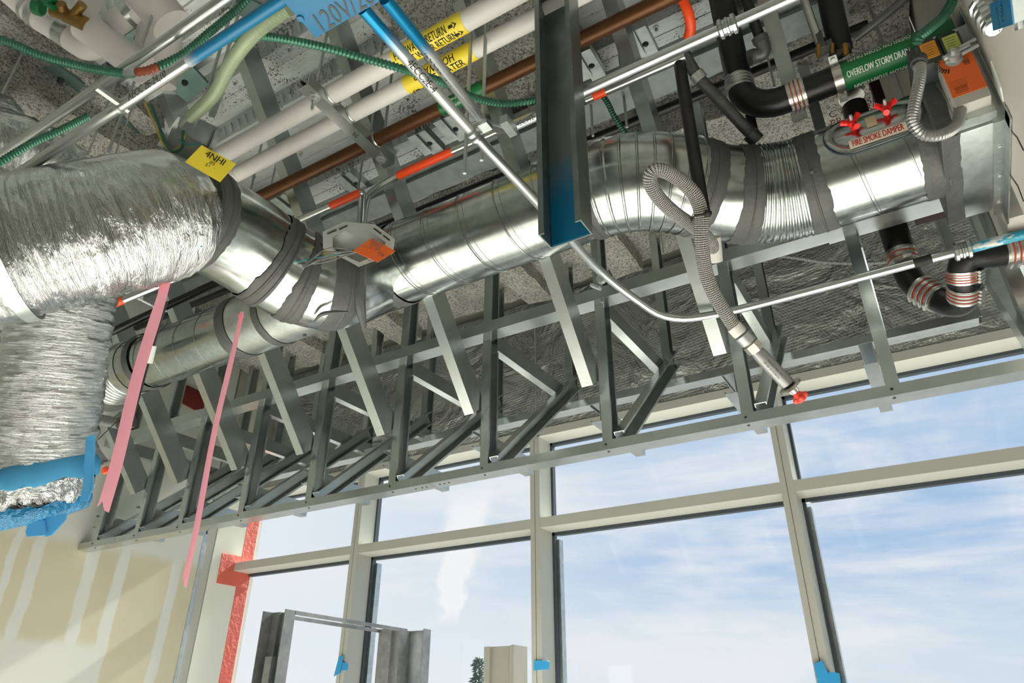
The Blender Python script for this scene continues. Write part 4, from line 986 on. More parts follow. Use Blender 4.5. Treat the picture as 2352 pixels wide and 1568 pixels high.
# blue junction box with marker lettering and its two conduits towards the window
zb_ = 1.10
bx = thing('junction_box', 'blue painted junction box cover with marker lettering at the top', 'box', atZ(740, 30, zb_))
pp = [atZ(636, -12, zb_), atZ(725, 88, zb_), atZ(872, 4, zb_), atZ(800, -90, zb_)]
MB().slab(pp, V(0, 0, .05)).build('cover', M['bluep'], bx, bevel=.002)
ux = (pp[2] - pp[1]).normalized(); uy = V(0, 0, -1).cross(ux)
m = MB(); text_to(m, '120V/208', flat(atZ(795, 20, zb_), ux, uy, (0, 0, -1)), .052, .75, 0, .25); m.build('marker_lettering', M['greyink'], bx)
MB().lathe(atZ(690, 42, zb_), (0, 0, -1), [(0, .007), (.003, .006), (.004, .002)], 10).build('cover_screw', M['bluep'], bx)
ovb = lambda y0_, y1_: mat('blue_overspray_%d' % int(y0_ * 1000), lambda nt, b: (nt.put(b, 'Base Color', nt.mix(nt.step(nt.math('ADD', nt.new('ShaderNodeSeparateXYZ', inp={0: nt.new('ShaderNodeNewGeometry').outputs['Position']}).outputs[1], nt.math('MULTIPLY', nt.noise(objv(nt), 40, 3), .03)), y0_, y1_), srgb('#0a7aa6'), srgb('#b4b8b7'))), nt.put(b, 'Metallic', .6)), rough=.3)
lc = [atY(px, py, 1.8) for px, py in ((1640, 716), (2000, 632), (2360, 546))]
lcy = 1.8; lcz = sum(p.z for p in lc) / 3
cA = thing('conduit', 'steel conduit running from the blue box down past the window frame, lettered 4ECC2E-4', 'conduit', (-.63, .9, 1.1))
PA = [atZ(835, 22, 1.115), atZ(1080, 300, 1.11), atZ(1240, 470, 1.105), atZ(1385, 634, 1.10), V(lx(1530, 712, lcy, lcz + .004), lcy - .03, lcz + .006), V(lx(1660, 713, lcy, lcz), lcy, lcz), V(lx(1900, 655, lcy, lcz), lcy, lcz), V(.32, lcy, lcz)]
pA = fillet(PA, .16, 10)
sA = near(pA, V(lx(2210, 577, lcy, lcz), lcy, lcz))
MB().tube(arc(pA, 0, near(pA, PA[1]), 4), ER, 20).build('tube', ovb(.62, .70), cA)
MB().tube(arc(pA, near(pA, PA[1]) - .002, sA, 60), ER, 20).build('tube', M['emt'], cA)
MB().tube([V(lx(2205, 579, lcy, lcz), lcy, lcz), V(.6, lcy, lcz)], ER * 1.06, 20).build('tube', mat('worn_blue_paint', lambda nt, b: nt.put(b, 'Base Color', nt.mix(nt.step(nt.noise(nt.mapv(objv(nt), (1, 3, 3)), 14, 5, .7), .5, .56), srgb('#2391ad'), srgb('#c5c9c6'))), rough=.4), cA, label='worn blue painted conduit length')
m = MB(); coupling(m, V(lx(2190, 583, lcy, lcz), lcy, lcz), V(lx(2232, 571, lcy, lcz), lcy, lcz), ER * 1.15); m.build('coupling', M['sheet'], cA)
m = MB(); text_to(m, '4ECC2E-4', onaxis(atZ(965, 170, 1.11), PA[1] - PA[0], ER), .021, .95, 3, .1); m.build('marker_lettering', M['ink'], cA)
m = MB(); dA = (PA[1] - PA[0]).normalized(); c_ = atZ(1088, 310, 1.105)
for s in (-.008, .008): m.tube([c_ + dA * (s - .004), c_ + dA * (s + .004)], ER + .003, 16)
m.obox(c_ + V(.022, 0, .012), V(.018, 0, 0), dA * .012, V(0, 0, .006)); m.build('conduit_clip', M['sheet'], cA)
m = MB(); x_ = lx(1387, 637, lcy, lcz); c_ = atZ(1382, 640, 1.095); m.tube([c_ - dA * .006, c_ + dA * .006], ER + .003, 16); m.obox(c_ + V(-.02, 0, -.02), V(.013, 0, -.01), V(0, .008, 0), V(.002, 0, .003)); m.build('conduit_clip', M['sheet'], cA)
MB().tube([V(lx(2098, 603, lcy, lcz), lcy, lcz), V(lx(2140, 593, lcy, lcz), lcy, lcz)], ER + .0006, 20).build('black_smudge', M['ink'], cA)
rcy, rcz = pol(50.3, 1.72)
cB = thing('conduit', 'bright steel conduit bending behind the hanging stud, lettered 4ECC2E-4,10', 'conduit', (-.4, .95, 1.2))
PB = [atZ(885, -2, 1.115), atZ(1000, 140, 1.14), atZ(1112, 285, 1.17)]
zB = rcz; PB += [V(lx(1180, 312, rcy, rcz), rcy - .01, rcz - .02), V(lx(1250, 290, rcy, rcz), rcy, rcz - .012), V(lx(1345, 222, rcy, rcz), rcy, rcz), V(lx(1560, 107, rcy, rcz), rcy, rcz), V(lx(1672, 62, rcy, rcz), rcy, rcz), V(lx(1830, -12, rcy, rcz), rcy, rcz)]
pB = PB[:2] + spline(PB[2:6], 10) + PB[6:]
MB().tube(arc(pB, 0, near(pB, PB[2]), 4), ER, 20).build('tube', ovb(.68, .74), cB)
MB().tube(arc(pB, near(pB, PB[2]) - .002, plen(pB), 70), ER * 1.05, 20).build('tube', M['emt'], cB)
m = MB(); text_to(m, '4ECC2E-4,10', onaxis(atZ(1005, 150, 1.142), PB[1] - PB[0], ER), .021, .98, 3, .1); m.build('marker_lettering', M['ink'], cB)
m = MB(); text_to(m, '4ECH2', onaxis(V(lx(1215, 277, rcy, rcz), rcy, rcz - .012), (1, .0, .0), ER * 1.6), .017, 1, 0, .1); m.build('marker_lettering', M['ink'], cB)
m = MB(); coupling(m, V(lx(1650, 72, rcy, rcz), rcy, rcz), V(lx(1693, 52, rcy, rcz), rcy, rcz), ER * 1.1); m.build('coupling', M['sheet'], cB)
dB = (PB[1] - PB[0]).normalized(); m = MB(); c_ = atZ(1135, 292, 1.19); m.obox(c_ + V(.02, .03, .02), dB * .028, V(0, 0, .012), V(.010, 0, 0)); m.build('conduit_clip', M['sheet'], cB)
# orange marked conduits, lower and further from the viewer
oy, oz = pol(50.25, 2.0)
def orange_conduit(pts, spans, lab, r=.0125, rad=.09):
    t = thing('conduit', lab, 'conduit', Vector(pts[0])); P = fillet(pts, rad, 10); MB().tube(P, r, 16).build('tube', M['emt'], t)
    for a, b in spans:
        A, B = near(P, a), near(P, b); MB().tube(arc(P, A, B, 14), r + .0008, 16, caps=True).build('orange_mark', M['orange'], t, label='orange paint mark on the conduit')
    return t
X_ = lambda px, py: V(lx(px, py, oy, oz), oy, oz)
orange_conduit([X_(560, 555), X_(640, 515), X_(812, 438), V(lx(832, 440, oy, oz), oy + .0, oz), atD(829, 520, 2.45), atD(826, 590, 2.47)], [(X_(590, 535), X_(652, 508)), (X_(752, 455), atD(825, 445, 2.28))], 'orange marked conduit turning down behind the octagonal metal box', rad=.12)
orange_conduit([atD(834, 510, 2.48), atD(842, 450, 2.42), X_(890, 412), X_(1060, 348), X_(1230, 290)], [(X_(915, 405), X_(1042, 353))], 'orange marked conduit running right from the bend above the box', rad=.14)
q2y, q2z = pol(49.6, 2.0); x2 = lambda px, py: V(lx(px, py, q2y, q2z), q2y, q2z)
orange_conduit([x2(1345, 228), x2(1400, 200), x2(1570, 118)], [(x2(1362, 220), x2(1390, 206))], 'thin conduit tucked under the bright conduit right of the hanging stud', .0105)
orange_conduit([atD(1562, -15, 1.85), atD(1582, 30, 1.85), atD(1588, 65, 1.87), atD(1578, 95, 1.9)], [(atD(1563, -12, 1.85), atD(1580, 88, 1.89))], 'glossy orange sprayed conduit drop at the top right of the copper pipe', .013, .12)
l2 = [atD(255, 700, 2.6), atD(285, 688, 2.6), atD(400, 640, 2.6), atD(430, 628, 2.6)]
orange_conduit(l2, [(l2[0], l2[1])], 'orange tipped conduit below the big foil duct beside the pink ribbon', .0145)

# ------------------------------------------------------------------ armored cables
def cable(pts, lab, mt='greencable', r=.0085, d=None, n=10, pitch=.0085):
    P = spline([atD(a, b, c) for a, b, c in pts], 10); return corrugated(P, r, pitch, .2, n).build('armored_cable', M[mt], cat='cable', label=lab, group='armored cables')
cable([(-30, 85, 1.62), (20, 97, 1.6), (100, 130, 1.58), (200, 155, 1.55), (285, 168, 1.5), (305, 168, 1.48)], 'dark green armored cable sagging across the top left corner')
P = spline([atD(a, b, c) for a, b, c in [(312, 166, 1.44), (350, 158, 1.45), (420, 125, 1.5), (480, 75, 1.55), (540, 25, 1.6), (580, -15, 1.62)]], 10)
t = thing('armored_cable', 'green armored cable rising from a rust coloured tie behind the blue conduit', 'cable', P[0])
s_ = near(P, atD(365, 153, 1.45)); corrugated(arc(P, 0, s_, 20), .0085, .0085, .16, 10).build('anti_short_wrap', M['rust'], t, label='rust coloured wrap'); corrugated(arc(P, s_, plen(P), 60), .0085, .0085, .16, 10).build('armor', M['greencable'], t)
MB().tube([atD(290, 168, 1.46), atD(316, 165, 1.44)], .0085, 12).build('connector', M['sheet'], t)
cable([(490, 100, 1.55), (520, 90, 1.55), (575, 83, 1.55), (640, 88, 1.52), (740, 108, 1.5), (830, 132, 1.5), (930, 160, 1.52), (1020, 190, 1.6), (1085, 222, 1.65), (1150, 237, 1.7), (1210, 233, 1.72), (1260, 220, 1.75)], 'long green armored cable sagging in front of the white pipes to the hanging stud')
cable([(-30, 390, 1.3), (20, 360, 1.32), (80, 325, 1.36), (140, 298, 1.4), (200, 268, 1.45)], 'smooth green cable rising between the two left conduits', r=.0068, pitch=.006)
cable([(1378, 212, 2.3), (1395, 235, 2.3), (1408, 262, 2.3), (1425, 290, 2.3), (1440, 310, 2.3)], 'short green armored cable dropping behind the ribbed elbow', r=.0095)
cable([(1775, 586, 2.75), (1830, 592, 2.75), (1900, 602, 2.75), (2000, 604, 2.72), (2060, 597, 2.7)], 'thin armored cable slung across the foil insulation', 'greyflex', .0075)
cable([(2270, 610, 2.5), (2290, 630, 2.5), (2315, 650, 2.5)], 'short green cable end by the right end studs', r=.009)
cable([(2108, 100, 1.56), (2112, 85, 1.56), (2135, 66, 1.57), (2165, 40, 1.6), (2185, 8, 1.62), (2190, -20, 1.62)], 'dark blue green cable entering the damper switch box', 'greencable', .010)
cable([(662, 18, 1.45), (620, 46, 1.48), (578, 82, 1.53), (545, 122, 1.60), (522, 158, 1.66), (489, 219, 1.77), (438, 270, 1.87)], 'pale green flexible conduit from the blue box down to the tagged junction box', 'palecable', .0145, n=14, pitch=.0095)
# junction box with the yellow tag
DJ = 1.95
jb = thing('junction_box', 'open steel junction box with loose wires and a yellow tag above the foil duct', 'box', atD(440, 300, DJ))
f_ = atD(440, 300, DJ); vd = (-f_).normalized(); jx = (atD(497, 312, DJ) - atD(412, 272, DJ)).normalized(); jx = (jx - vd * jx.dot(vd)).normalized(); jy = jx.cross(vd)
m = MB(); m.obox(atD(458, 300, DJ) - vd * .005, jx * .052, jy * .030, vd * .004); m.build('cover_bracket', M['steelgrey'], jb, bevel=.001)
m = MB(); m.obox(atD(404, 326, DJ), jx * .022, jy * .03, vd * .002); m.obox(atD(440, 342, DJ) - vd * .035, jx * .05, jy * .040, vd * .002); m.obox(atD(488, 322, DJ) - vd * .02, jx * .002, jy * .03, vd * .02); m.build('box_shell', M['steelgrey'], jb)
m = MB(); m.cyl(atD(425, 288, DJ - .01), atD(440, 268, 1.88), .018, 14); m.cyl(atD(430, 282, DJ - .02), atD(436, 273, DJ - .04), .021, 8); m.build('connector', M['rod'], jb)
m = MB(); m.obox(atD(510, 205, 2.05), (atD(545, 175, 2.05) - atD(500, 290, 2.05)) * .55, jx * .009, vd * .002); m.obox(atD(395, 305, 2.0), (atD(370, 345, 2.0) - atD(420, 280, 2.0)) * .5, jx * .012, vd * .002); m.build('hanger_strap', M['stud'], jb)
for pts, mt_, r_ in (([(333, 235, 1.9), (350, 275, 1.9), (372, 325, 1.9), (392, 345, 1.9), (415, 335, 1.9), (425, 310, 1.9)], 'yellowwire', .0028), ([(348, 240, 1.92), (362, 280, 1.92), (378, 322, 1.9), (395, 348, 1.89), (418, 338, 1.9), (420, 300, 1.9)], 'greencable', .0045), ([(410, 320, 1.9), (430, 332, 1.89), (452, 330, 1.88), (463, 332, 1.88)], 'teal', .0022)):
    MB().tube(spline([atD(*p) for p in pts], 8), r_, 8).build('wire', M[mt_], jb)
tg_ = [atD(425, 372, 1.66), atD(463, 333, 1.67), atD(542, 376, 1.68), atD(505, 418, 1.665)]
tg = thing('tag', 'yellow tag lettered 4NHI hanging from the junction box', 'tag', tg_[0]); MB().slab(tg_, (tg_[1] - tg_[0]).cross(tg_[2] - tg_[0]).normalized() * .0015).build('card', M['yellow'], tg)
ux = (tg_[2] - tg_[1]).normalized(); nrm = (-tg_[0]).normalized(); uy = nrm.cross(ux).normalized(); nrm = ux.cross(uy)
cn = sum(tg_, V(0, 0, 0)) / 4; hh = (tg_[1] - tg_[0]).length
m = MB()
for s, o_, h_ in (('4NHI', .27, .022), ('#5', .04, .0125), ('S.L.-a', -.14, .0115), ('277V', -.33, .0125)): text_to(m, s, flat(cn + uy * hh * o_ + ux * .004, ux, uy, nrm, .003), h_, 1, 0, .15)
text_to(m, '4NHI', flat(cn + uy * hh * .27 + ux * .0046, ux, uy, nrm, .003), .022, 1, 0, .15); m.build('marker_lettering', M['ink'], tg)

# octagonal fixture box with orange tag and a bunch of wires
D8 = 1.80
oc = thing('fixture_box', 'octagonal bright metal fixture box with wires and orange tag before the duct', 'box', atD(825, 560, D8))
o8 = [(741, 532), (790, 509), (861, 515), (907, 549), (903, 582), (824, 613), (803, 601), (742, 570)]
vd = (-atD(825, 560, 1)).normalized(); outer = [atD(a, b, D8) for a, b in o8]; c8 = sum(outer, V(0, 0, 0)) / 8
inner = [(764, 545), (790, 529), (848, 529), (886, 556), (884, 577), (826, 602), (806, 594), (764, 571)]
inn = [atD(a, b, D8) for a, b in inner]; back = [p - vd * .055 for p in inn]
m = MB(); n = 8; m.v = outer + inn + [p - vd * .002 for p in outer]
m.f = [(j, (j + 1) % n, n + (j + 1) % n, n + j) for j in range(n)] + [(j, (j + 1) % n, 2 * n + (j + 1) % n, 2 * n + j) for j in range(n)]
m.build('mounting_rim', M['zinc'], oc, sharp=10)
m = MB(); m.v = inn + back; m.f = [(j, (j + 1) % n, n + (j + 1) % n, n + j) for j in range(n)] + [tuple(n + j for j in range(n))]; m.build('box_shell', M['zinc'], oc, sharp=10)
m = MB()
for (a, b, c, d) in ((752, 537, 773, 528), (779, 527, 798, 518), (858, 524, 876, 537), (880, 540, 895, 552)): m.obox((atD(a, b, D8) + atD(c, d, D8)) / 2 + vd * .0008, (atD(c, d, D8) - atD(a, b, D8)) * .5, (atD(c, d, D8) - atD(a, b, D8)).normalized().cross(vd) * .002, vd * .0008)
m.build('slot', M['ink'], oc, kind='stuff')
cd_ = [atD(811, 576, 1.74), atD(853, 547, 1.76), atD(909, 576, 1.77), atD(868, 602, 1.74)]
ot = thing('tag', 'orange tag scribbled in marker hanging on the octagonal box', 'tag', cd_[0]); MB().slab(cd_, (cd_[1] - cd_[0]).cross(cd_[2] - cd_[0]).normalized() * .0012).build('card', M['orangelabel'], ot)
ux = (cd_[1] - cd_[2]).normalized(); ux = (cd_[0] - cd_[3]).normalized(); nrm = vd; uy = nrm.cross(ux).normalized(); nrm = ux.cross(uy); cn = sum(cd_, V(0, 0, 0)) / 4; m = MB()
for s, o_ in (('4ECM2', .022), ('#2 Neut', .004), ('SL-b', -.010), ('277V', -.023)): text_to(m, s, flat(cn + uy * o_, ux, uy, nrm, .003), .018, .9, 0, .3)
m.build('marker_lettering', M['greyink'], ot)
for k in range(6):
    a = atD(815 + 3 * k, 580 - k, 1.76); e = atD(672 + 7 * k + random.random() * 12, 603 + 4 * (k % 4), 1.70); mid_ = atD(735 + 5 * k, 590 - 5 * k + 18 * (k % 2), 1.72)
    MB().tube(spline([a, mid_, e], 8), .0016, 6).build('wire', M['teal' if k == 0 else 'greywire'], oc)
MB().tube(spline([atD(693, 512, 2.1), atD(730, 555, 2.05), atD(775, 575, 1.85), atD(812, 580, 1.8)], 8), .0022, 6).build('wire', M['ink'], oc)

# ------------------------------------------------------------------ strut trapeze and rods
zs = 1.605; a, b = atZ(700, 197, zs), atZ(890, 384, zs); xs = (a.x + b.x) / 2
stt = thing('strut_hanger', 'grey strut channel trapeze carrying the white and copper pipes', 'hanger', (xs, (a.y + b.y) / 2, zs))
MB().prism(V(xs, a.y - .0, zs), V(xs, b.y + .0, zs), [(0, -.0205), (.038, -.0205), (.038, -.012), (.0355, -.012), (.0355, -.018), (.0025, -.018), (.0025, .018), (.0355, .018), (.0355, .012), (.038, .012), (.038, .0205), (0, .0205)], (0, 0, 1)).build('channel', M['stud'], stt)
m = MB(); text_to(m, '20', flat(V(xs, (a.y * .42 + b.y * .58), zs), (0, -1, 0), (1, 0, 0), (0, 0, -1), .0008), .02, 1, 0, .2); m.build('marker_number', M['ink'], stt)
for y in (a.y + .045, b.y - .04):
    MB().cyl(V(xs, y, zs - .05), V(xs, y, ZD), .0046, 10).build('hanger_rod', M['rod'], stt)
    MB().lathe(V(xs, y, zs), (0, 0, -1), [(0, .018), (.003, .018), (.0032, .0095), (.012, .0095), (.0125, .0048)], 6).build('washer_nut', M['rod'], stt)
for y, z, r in ((w1y, w1z, w1r), (w2y, w2z, w2r), (cuy, cuz, cur)):
    m = MB(); P = [V(xs + .022, y + (r + .003) * math.cos(q), z + (r + .003) * math.sin(q)) for q in [math.pi * (.98 + 1.04 * k / 14) for k in range(15)]]; m.tube(P, .003, 6); m.build('pipe_clamp', M['sheet'], stt)
rods = [((1067, 398), 1.16, .005, 'long bright threaded rod left of a shorter one, before the orange conduit'), ((1106, 368), 1.20, .005, 'shorter bright threaded rod with its end free beside the conduit clamp'), ((1150, 320), 1.8, .004, 'thin rod behind the white pipes left of the hanging stud'), ((1215, 262), 1.85, .004, 'thin rod just left of the hanging stud'), ((1362, 312), 1.75, .005, 'rod just right of the hanging stud above the ribbed elbow'), ((1440, 292), 1.75, .005, 'rod reaching the top of the ribbed elbow'), ((247, 352), 1.55, .005, 'stout threaded rod with its lower end free above the big foil duct'), ((200, 358), 1.7, .004, 'slim rod left of the stout rod above the big foil duct'), ((262, 362), 1.75, .0035, 'slim rod right of the stout rod above the big foil duct'), ((5, 215), 1.9, .004, 'thin rod at the left edge in front of the sprayed beam'), ((325, 102), 1.55, .0045, 'rod passing between the white pipes and the upper conduit'), ((470, 232), 1.6, .005, 'left rod of the pair beside the pale green flex'), ((492, 222), 1.62, .005, 'right rod of the pair, tied to the pale green flex'), ((602, 522), 1.65, .0035, 'thin rod reaching the orange end left of the bent duct'), ((568, 470), 1.7, .004, 'thin rod hanging below the white pipes'), ((852, 300), 1.7, .004, 'rod passing the copper pipe left of the green label'), ((822, 440), 1.7, .0045, 'rod reaching the bend of the orange marked conduit'), ((1383, 694), 1.22, .0045, 'rod reaching down below the duct to the middle track'), ((1524, 582), 1.72, .004, 'short rod end below the ribbed elbow'), ((2078, 235), 1.55, .005, 'rod passing behind the green storm drain label'), ((1780, 200), 1.7, .0035, 'thin wire rod behind the black drain elbow')]
for (px, py), z, r, lab in rods:
    p = atZ(px, py, z); m = MB(); m.cyl(p, V(p.x, p.y, ZD + .02), r, 8); m.lathe(p, (0, 0, 1), [(-.001, r * .8), (.003, r * 1.02), (.006, r)], 8); m.build('threaded_rod', M['rod'], cat='rod', label=lab, group='threaded rods hanging from the deck')

# ------------------------------------------------------------------ near hanging stud with blue overspray
hs = thing('hanging_stud', 'dark steel stud hanging close to the viewer, blue overspray near its end', 'stud', (-.507, 1.04, .88))
xl_, xr_ = atY(1236, 515, 1.02).x, atY(1334, 500, 1.02).x; xm_ = (xl_ + xr_) / 2
hz = atY(1268, 536, 1.03).z
M['studdark'] = mat('weathered_stud', galv(srgb('#6d7673'), srgb('#868f8b'), .38, 1, 20), metal=.85)
MB().prism(V(xm_, 1.075, hz), V(xm_, 1.075, ZD + .03), cprof(xr_ - xl_, .055, .013, .003), (0, -1, 0)).build('channel', M['studdark'], hs)
M['ovz'] = mat('stud_overspray', lambda nt, b: nt.put(b, 'Base Color', nt.mix(nt.step(nt.math('ADD', nt.new('ShaderNodeSeparateXYZ', inp={0: nt.new('ShaderNodeNewGeometry').outputs['Position']}).outputs[2], nt.math('MULTIPLY', nt.noise(objv(nt), 12, 4), .12)), hz + CZ + .14, hz + CZ + .34), srgb('#0b7aa8'), srgb('#747d7a'))), rough=.4, metal=.5)
MB().box(xl_ + .004, xr_ - .004, 1.0705, 1.0722, hz + .002, hz + .42).build('blue_overspray', M['ovz'], hs, label='blue paint inside the channel')
MB().lathe(V(xl_ - .0005, 1.03, hz + .16), (-1, 0, 0), [(0, .004), (.003, .003), (.004, .001)], 8).build('screw', M['rod'], hs)

# ------------------------------------------------------------------ cast iron drain with elbow, couplings and green storm drain wrap
def band_coupling(a, b, r, parent, nb=4, red=3, screws=True, n=40):
    a, b = Vector(a), Vector(b); d = b - a; Lc = d.length; t = d.normalized()
    o = MB().cyl(a, b, r * 1.06, n).build('band_coupling', M['band'], parent, label='shiny banded coupling')
    if red:
        m = MB()
        for k in range(red): c = a + d * ((k + 1) / (red + 1)); m.tube([c - t * Lc * .034, c + t * Lc * .034], r * 1.09, n)
        m.build('red_groove', M['redband'], o, kind='stuff')
    m = MB(); e = -a; e = (e - t * e.dot(t)).normalized(); g = t.cross(e); q = math.radians(62)
    for k in range(nb):
        c = a + d * ((k + .5) / nb); u = e * math.cos(q) + g * math.sin(q) if screws is True else e * math.cos(screws) + g * math.sin(screws); w_ = u.cross(t)
        m.tube([c + u * r * 1.15 - w_ * r * .28, c + u * r * 1.15 + w_ * r * .28], r * .11, 8); m.tube([c - t * Lc * .05, c + t * Lc * .05], r * 1.085, n)
    m.build('worm_clamp', M['rod'], o, kind='stuff'); return o
dy_, dz_ = pol(44.0, 2.15); dr = .0372
Xd = lambda px, py: lx(px, py, dy_, dz_)
xv = atY(1683, 120, dy_).x
dr1 = thing('storm_drain', 'black cast iron drain pipe with elbow and green overflow storm drain wrap', 'pipe', (xv, dy_, dz_))
MB().cyl(V(xv, dy_, dz_ + .112), V(xv, dy_, ZD + .02), dr, 32).build('riser', M['iron'], dr1)
xel = xv + .105
MB().tube([V(xv, dy_, dz_ + .115)] + [V(xv + .10 * (1 - math.cos(q)), dy_, dz_ + .105 - .105 * math.sin(q)) for q in [math.pi / 2 * k / 12 for k in range(13)]] + [V(xel + .02, dy_, dz_)], dr * 1.02, 32).build('elbow', M['iron'], dr1)
MB().cyl(V(xel + .01, dy_, dz_), V(.33, dy_, dz_), dr, 32).build('run', M['iron'], dr1)
band_coupling(V(xv, dy_, dz_ + .085), V(xv, dy_, dz_ + .135), dr, dr1, 4, 0, -.75)
band_coupling(V(Xd(1812, 228), dy_, dz_), V(Xd(1852, 215), dy_, dz_), dr, dr1, 4, 3)
la, lb = Xd(1936, 180), .33
MB().cyl(V(la, dy_, dz_), V(lb, dy_, dz_), dr + .0015, 48).build('wrap_label', M['green'], dr1, label='green wrap label')
for v, fl in ((.0, 1), (.040, -1), (-.039, -1)):
    m = MB()
    for o_ in (0, .0007): text_to(m, 'OVERFLOW STORM DRAIN', onpipe(dy_, dz_, dr + .0015, Xd(2012, 140) + o_ + (.01 if fl < 0 else 0), v / dr, fl), .024, .50, 4)
    m.build('wrap_lettering', M['wht'], dr1)
c_ = Xd(1922, 170); hg = MB(); hg.tube([V(c_ - .011, dy_, dz_), V(c_ + .011, dy_, dz_)], dr + .004, 40); hg.build('hanger_clamp', M['band'], dr1)
m = MB(); q = math.atan2(dz_, dy_) + math.pi
for s in (-1, 1):
    e = V(0, math.cos(q + s * 1.45), math.sin(q + s * 1.45)); m.obox(V(c_, dy_, dz_) + e * (dr + .012), V(.010, 0, 0), e * .012, V(1, 0, 0).cross(e) * .004); m.cyl(V(c_, dy_, dz_) + e * (dr + .013) - V(1, 0, 0).cross(e) * .02, V(c_, dy_, dz_) + e * (dr + .013) + V(1, 0, 0).cross(e) * .02, .0055, 8)
m.build('clamp_bolt', M['rod'], dr1, kind='stuff')
for pts, r, mt_, lab in (([(1902, -20, 1.86), (1912, 30, 1.86), (1925, 85, 1.86), (1932, 118, 1.86)], .030, 'iron', 'dark insulated pipe dropping to the drain clamp'),
                         ([(1843, -15, 1.85), (1862, 42, 1.85), (1882, 98, 1.85)], .0105, 'emt', 'plain grey pipe end left of the dark insulated pipe'),
                         ([(2090, -12, 1.75), (2030, 38, 1.78), (1962, 90, 1.82)], .0105, 'oldpipe', 'slanting grey conduit above the green drain wrap')):
    m = MB(); m.tube([atD(*p) for p in pts], r, 20); m.build('pipe', M[mt_], cat='pipe', label=lab)
cl = thing('clevis_hanger', 'rusty clevis hanger with bolts above the green wrap', 'hanger', atD(1905, 110, 1.84))
m = MB(); m.obox(atD(1885, 92, 1.83), V(.008, 0, 0), V(0, .004, 0), V(0, 0, .03)); m.obox(atD(1893, 112, 1.84), V(.022, 0, .006), V(0, .012, 0), V(0, 0, .010)); m.obox(atD(1938, 118, 1.84), V(.018, 0, .004), V(0, .012, 0), V(0, 0, .008)); m.build('bracket', M['oldpipe'], cl, bevel=.0015)
m = MB(); m.cyl(atD(1880, 103, 1.82), atD(1880, 130, 1.82), .006, 8); m.cyl(atD(1912, 100, 1.82), atD(1912, 122, 1.82), .005, 8); m.cyl(atD(1940, 100, 1.82), atD(1944, 126, 1.82), .007, 8); m.build('bolt', M['brass'], cl, kind='stuff')
sm = thing('black_pipe', 'small black pipe with grey threaded elbow beside the drain riser', 'pipe', atD(1745, 90, 1.92))
MB().tube([atD(1708, -20, 1.9), atD(1728, 40, 1.91), atD(1748, 92, 1.92)], .0145, 20).build('pipe', M['black'], sm)
m = MB(); m.tube(spline([atD(1747, 90, 1.92), atD(1755, 112, 1.925), atD(1750, 124, 1.93), atD(1728, 130, 1.94)], 6), .019, 20); m.tube([atD(1744, 84, 1.92), atD(1749, 96, 1.92)], .022, 20); m.tube([atD(1735, 128, 1.94), atD(1722, 133, 1.94)], .021, 20); m.build('elbow', M['oldpipe'], sm)
# second drain below, coming down behind the duct, with its swing trap
px_, py_ = 2.08, 0
pv = atY(2058, 545, 2.08); r2 = .0395
d2 = thing('drain_trap', 'black drain drop with banded couplings and swing trap at right', 'pipe', (pv.x, pv.y, pv.z))
MB().cyl(V(pv.x, 2.08, atY(2072, 590, 2.08).z), V(pv.x, 2.08, 1.86), r2, 32).build('drop_pipe', M['black'], d2)
ka, kb = V(pv.x, 2.08, atY(1962, 222, 2.08).z), V(pv.x, 2.08, atY(1962, 222, 2.08).z + .045); band_coupling(ka, kb, r2, d2, 2, 2)
PT = [V(pv.x, 2.08, atY(2074, 600, 2.08).z), atD(2087, 634, 2.07), atD(2112, 662, 2.04), atD(2150, 684, 1.99), atD(2182, 697, 1.95), atD(2206, 694, 1.92), atD(2216, 672, 1.89), atD(2214, 640, 1.87), atD(2214, 612, 1.86), atD(2226, 593, 1.85), atD(2258, 586, 1.84), atD(2300, 579, 1.83), atD(2372, 566, 1.81)]
tp2 = spline(PT, 8); SS = lambda a, b, d: near(tp2, atD(a, b, d))
sA_, sB_ = SS(2112, 662, 2.04), SS(2158, 688, 1.98); sC_, sD_, sE_ = SS(2216, 682, 1.90), SS(2214, 650, 1.875), SS(2214, 618, 1.862); sF_ = SS(2302, 579, 1.83)
MB().tube(arc(tp2, 0, sA_ + .01, 10), r2 * .93, 32).build('bend', M['black'], d2)
MB().tube(arc(tp2, sB_ - .01, sC_ + .01, 24), r2 * .93, 32).build('bend', M['black'], d2)
MB().tube(arc(tp2, sE_ - .01, sF_ + .02, 24), r2 * .95, 32).build('bend', M['black'], d2)
MB().tube(arc(tp2, sC_, sE_, 12), r2 * .93, 32).build('nipple', M['iron'], d2)
MB().tube(arc(tp2, sF_, plen(tp2), 8), r2 * .95, 32).build('run', M['black'], d2)
band_coupling(V(pv.x, 2.08, atY(2078, 612, 2.08).z), V(pv.x, 2.08, atY(2070, 578, 2.08).z), r2, d2, 2, 2, .3)
for a, b, nb, rd in ((sA_, sB_, 4, 3), (sC_ - .003, sD_ - .004, 4, 3), (sD_ + .006, sE_ + .002, 4, 4), (sF_, sF_ + .10, 4, 4)):
    q = arc(tp2, a, b, 1); band_coupling(q[0], q[1], r2 * .97, d2, nb, rd, True if a != sC_ - .003 else 1.2)
m = MB(); e_ = atD(2236, 618, 1.82); text_to(m, 'NSF', onaxis(arc(tp2, sE_ + .03, sE_ + .03, 1)[0], V(.9, 0, .35), r2 * .97, -.55), .011, 1, 0)
m.build('cast_mark', M['greyink'], d2)

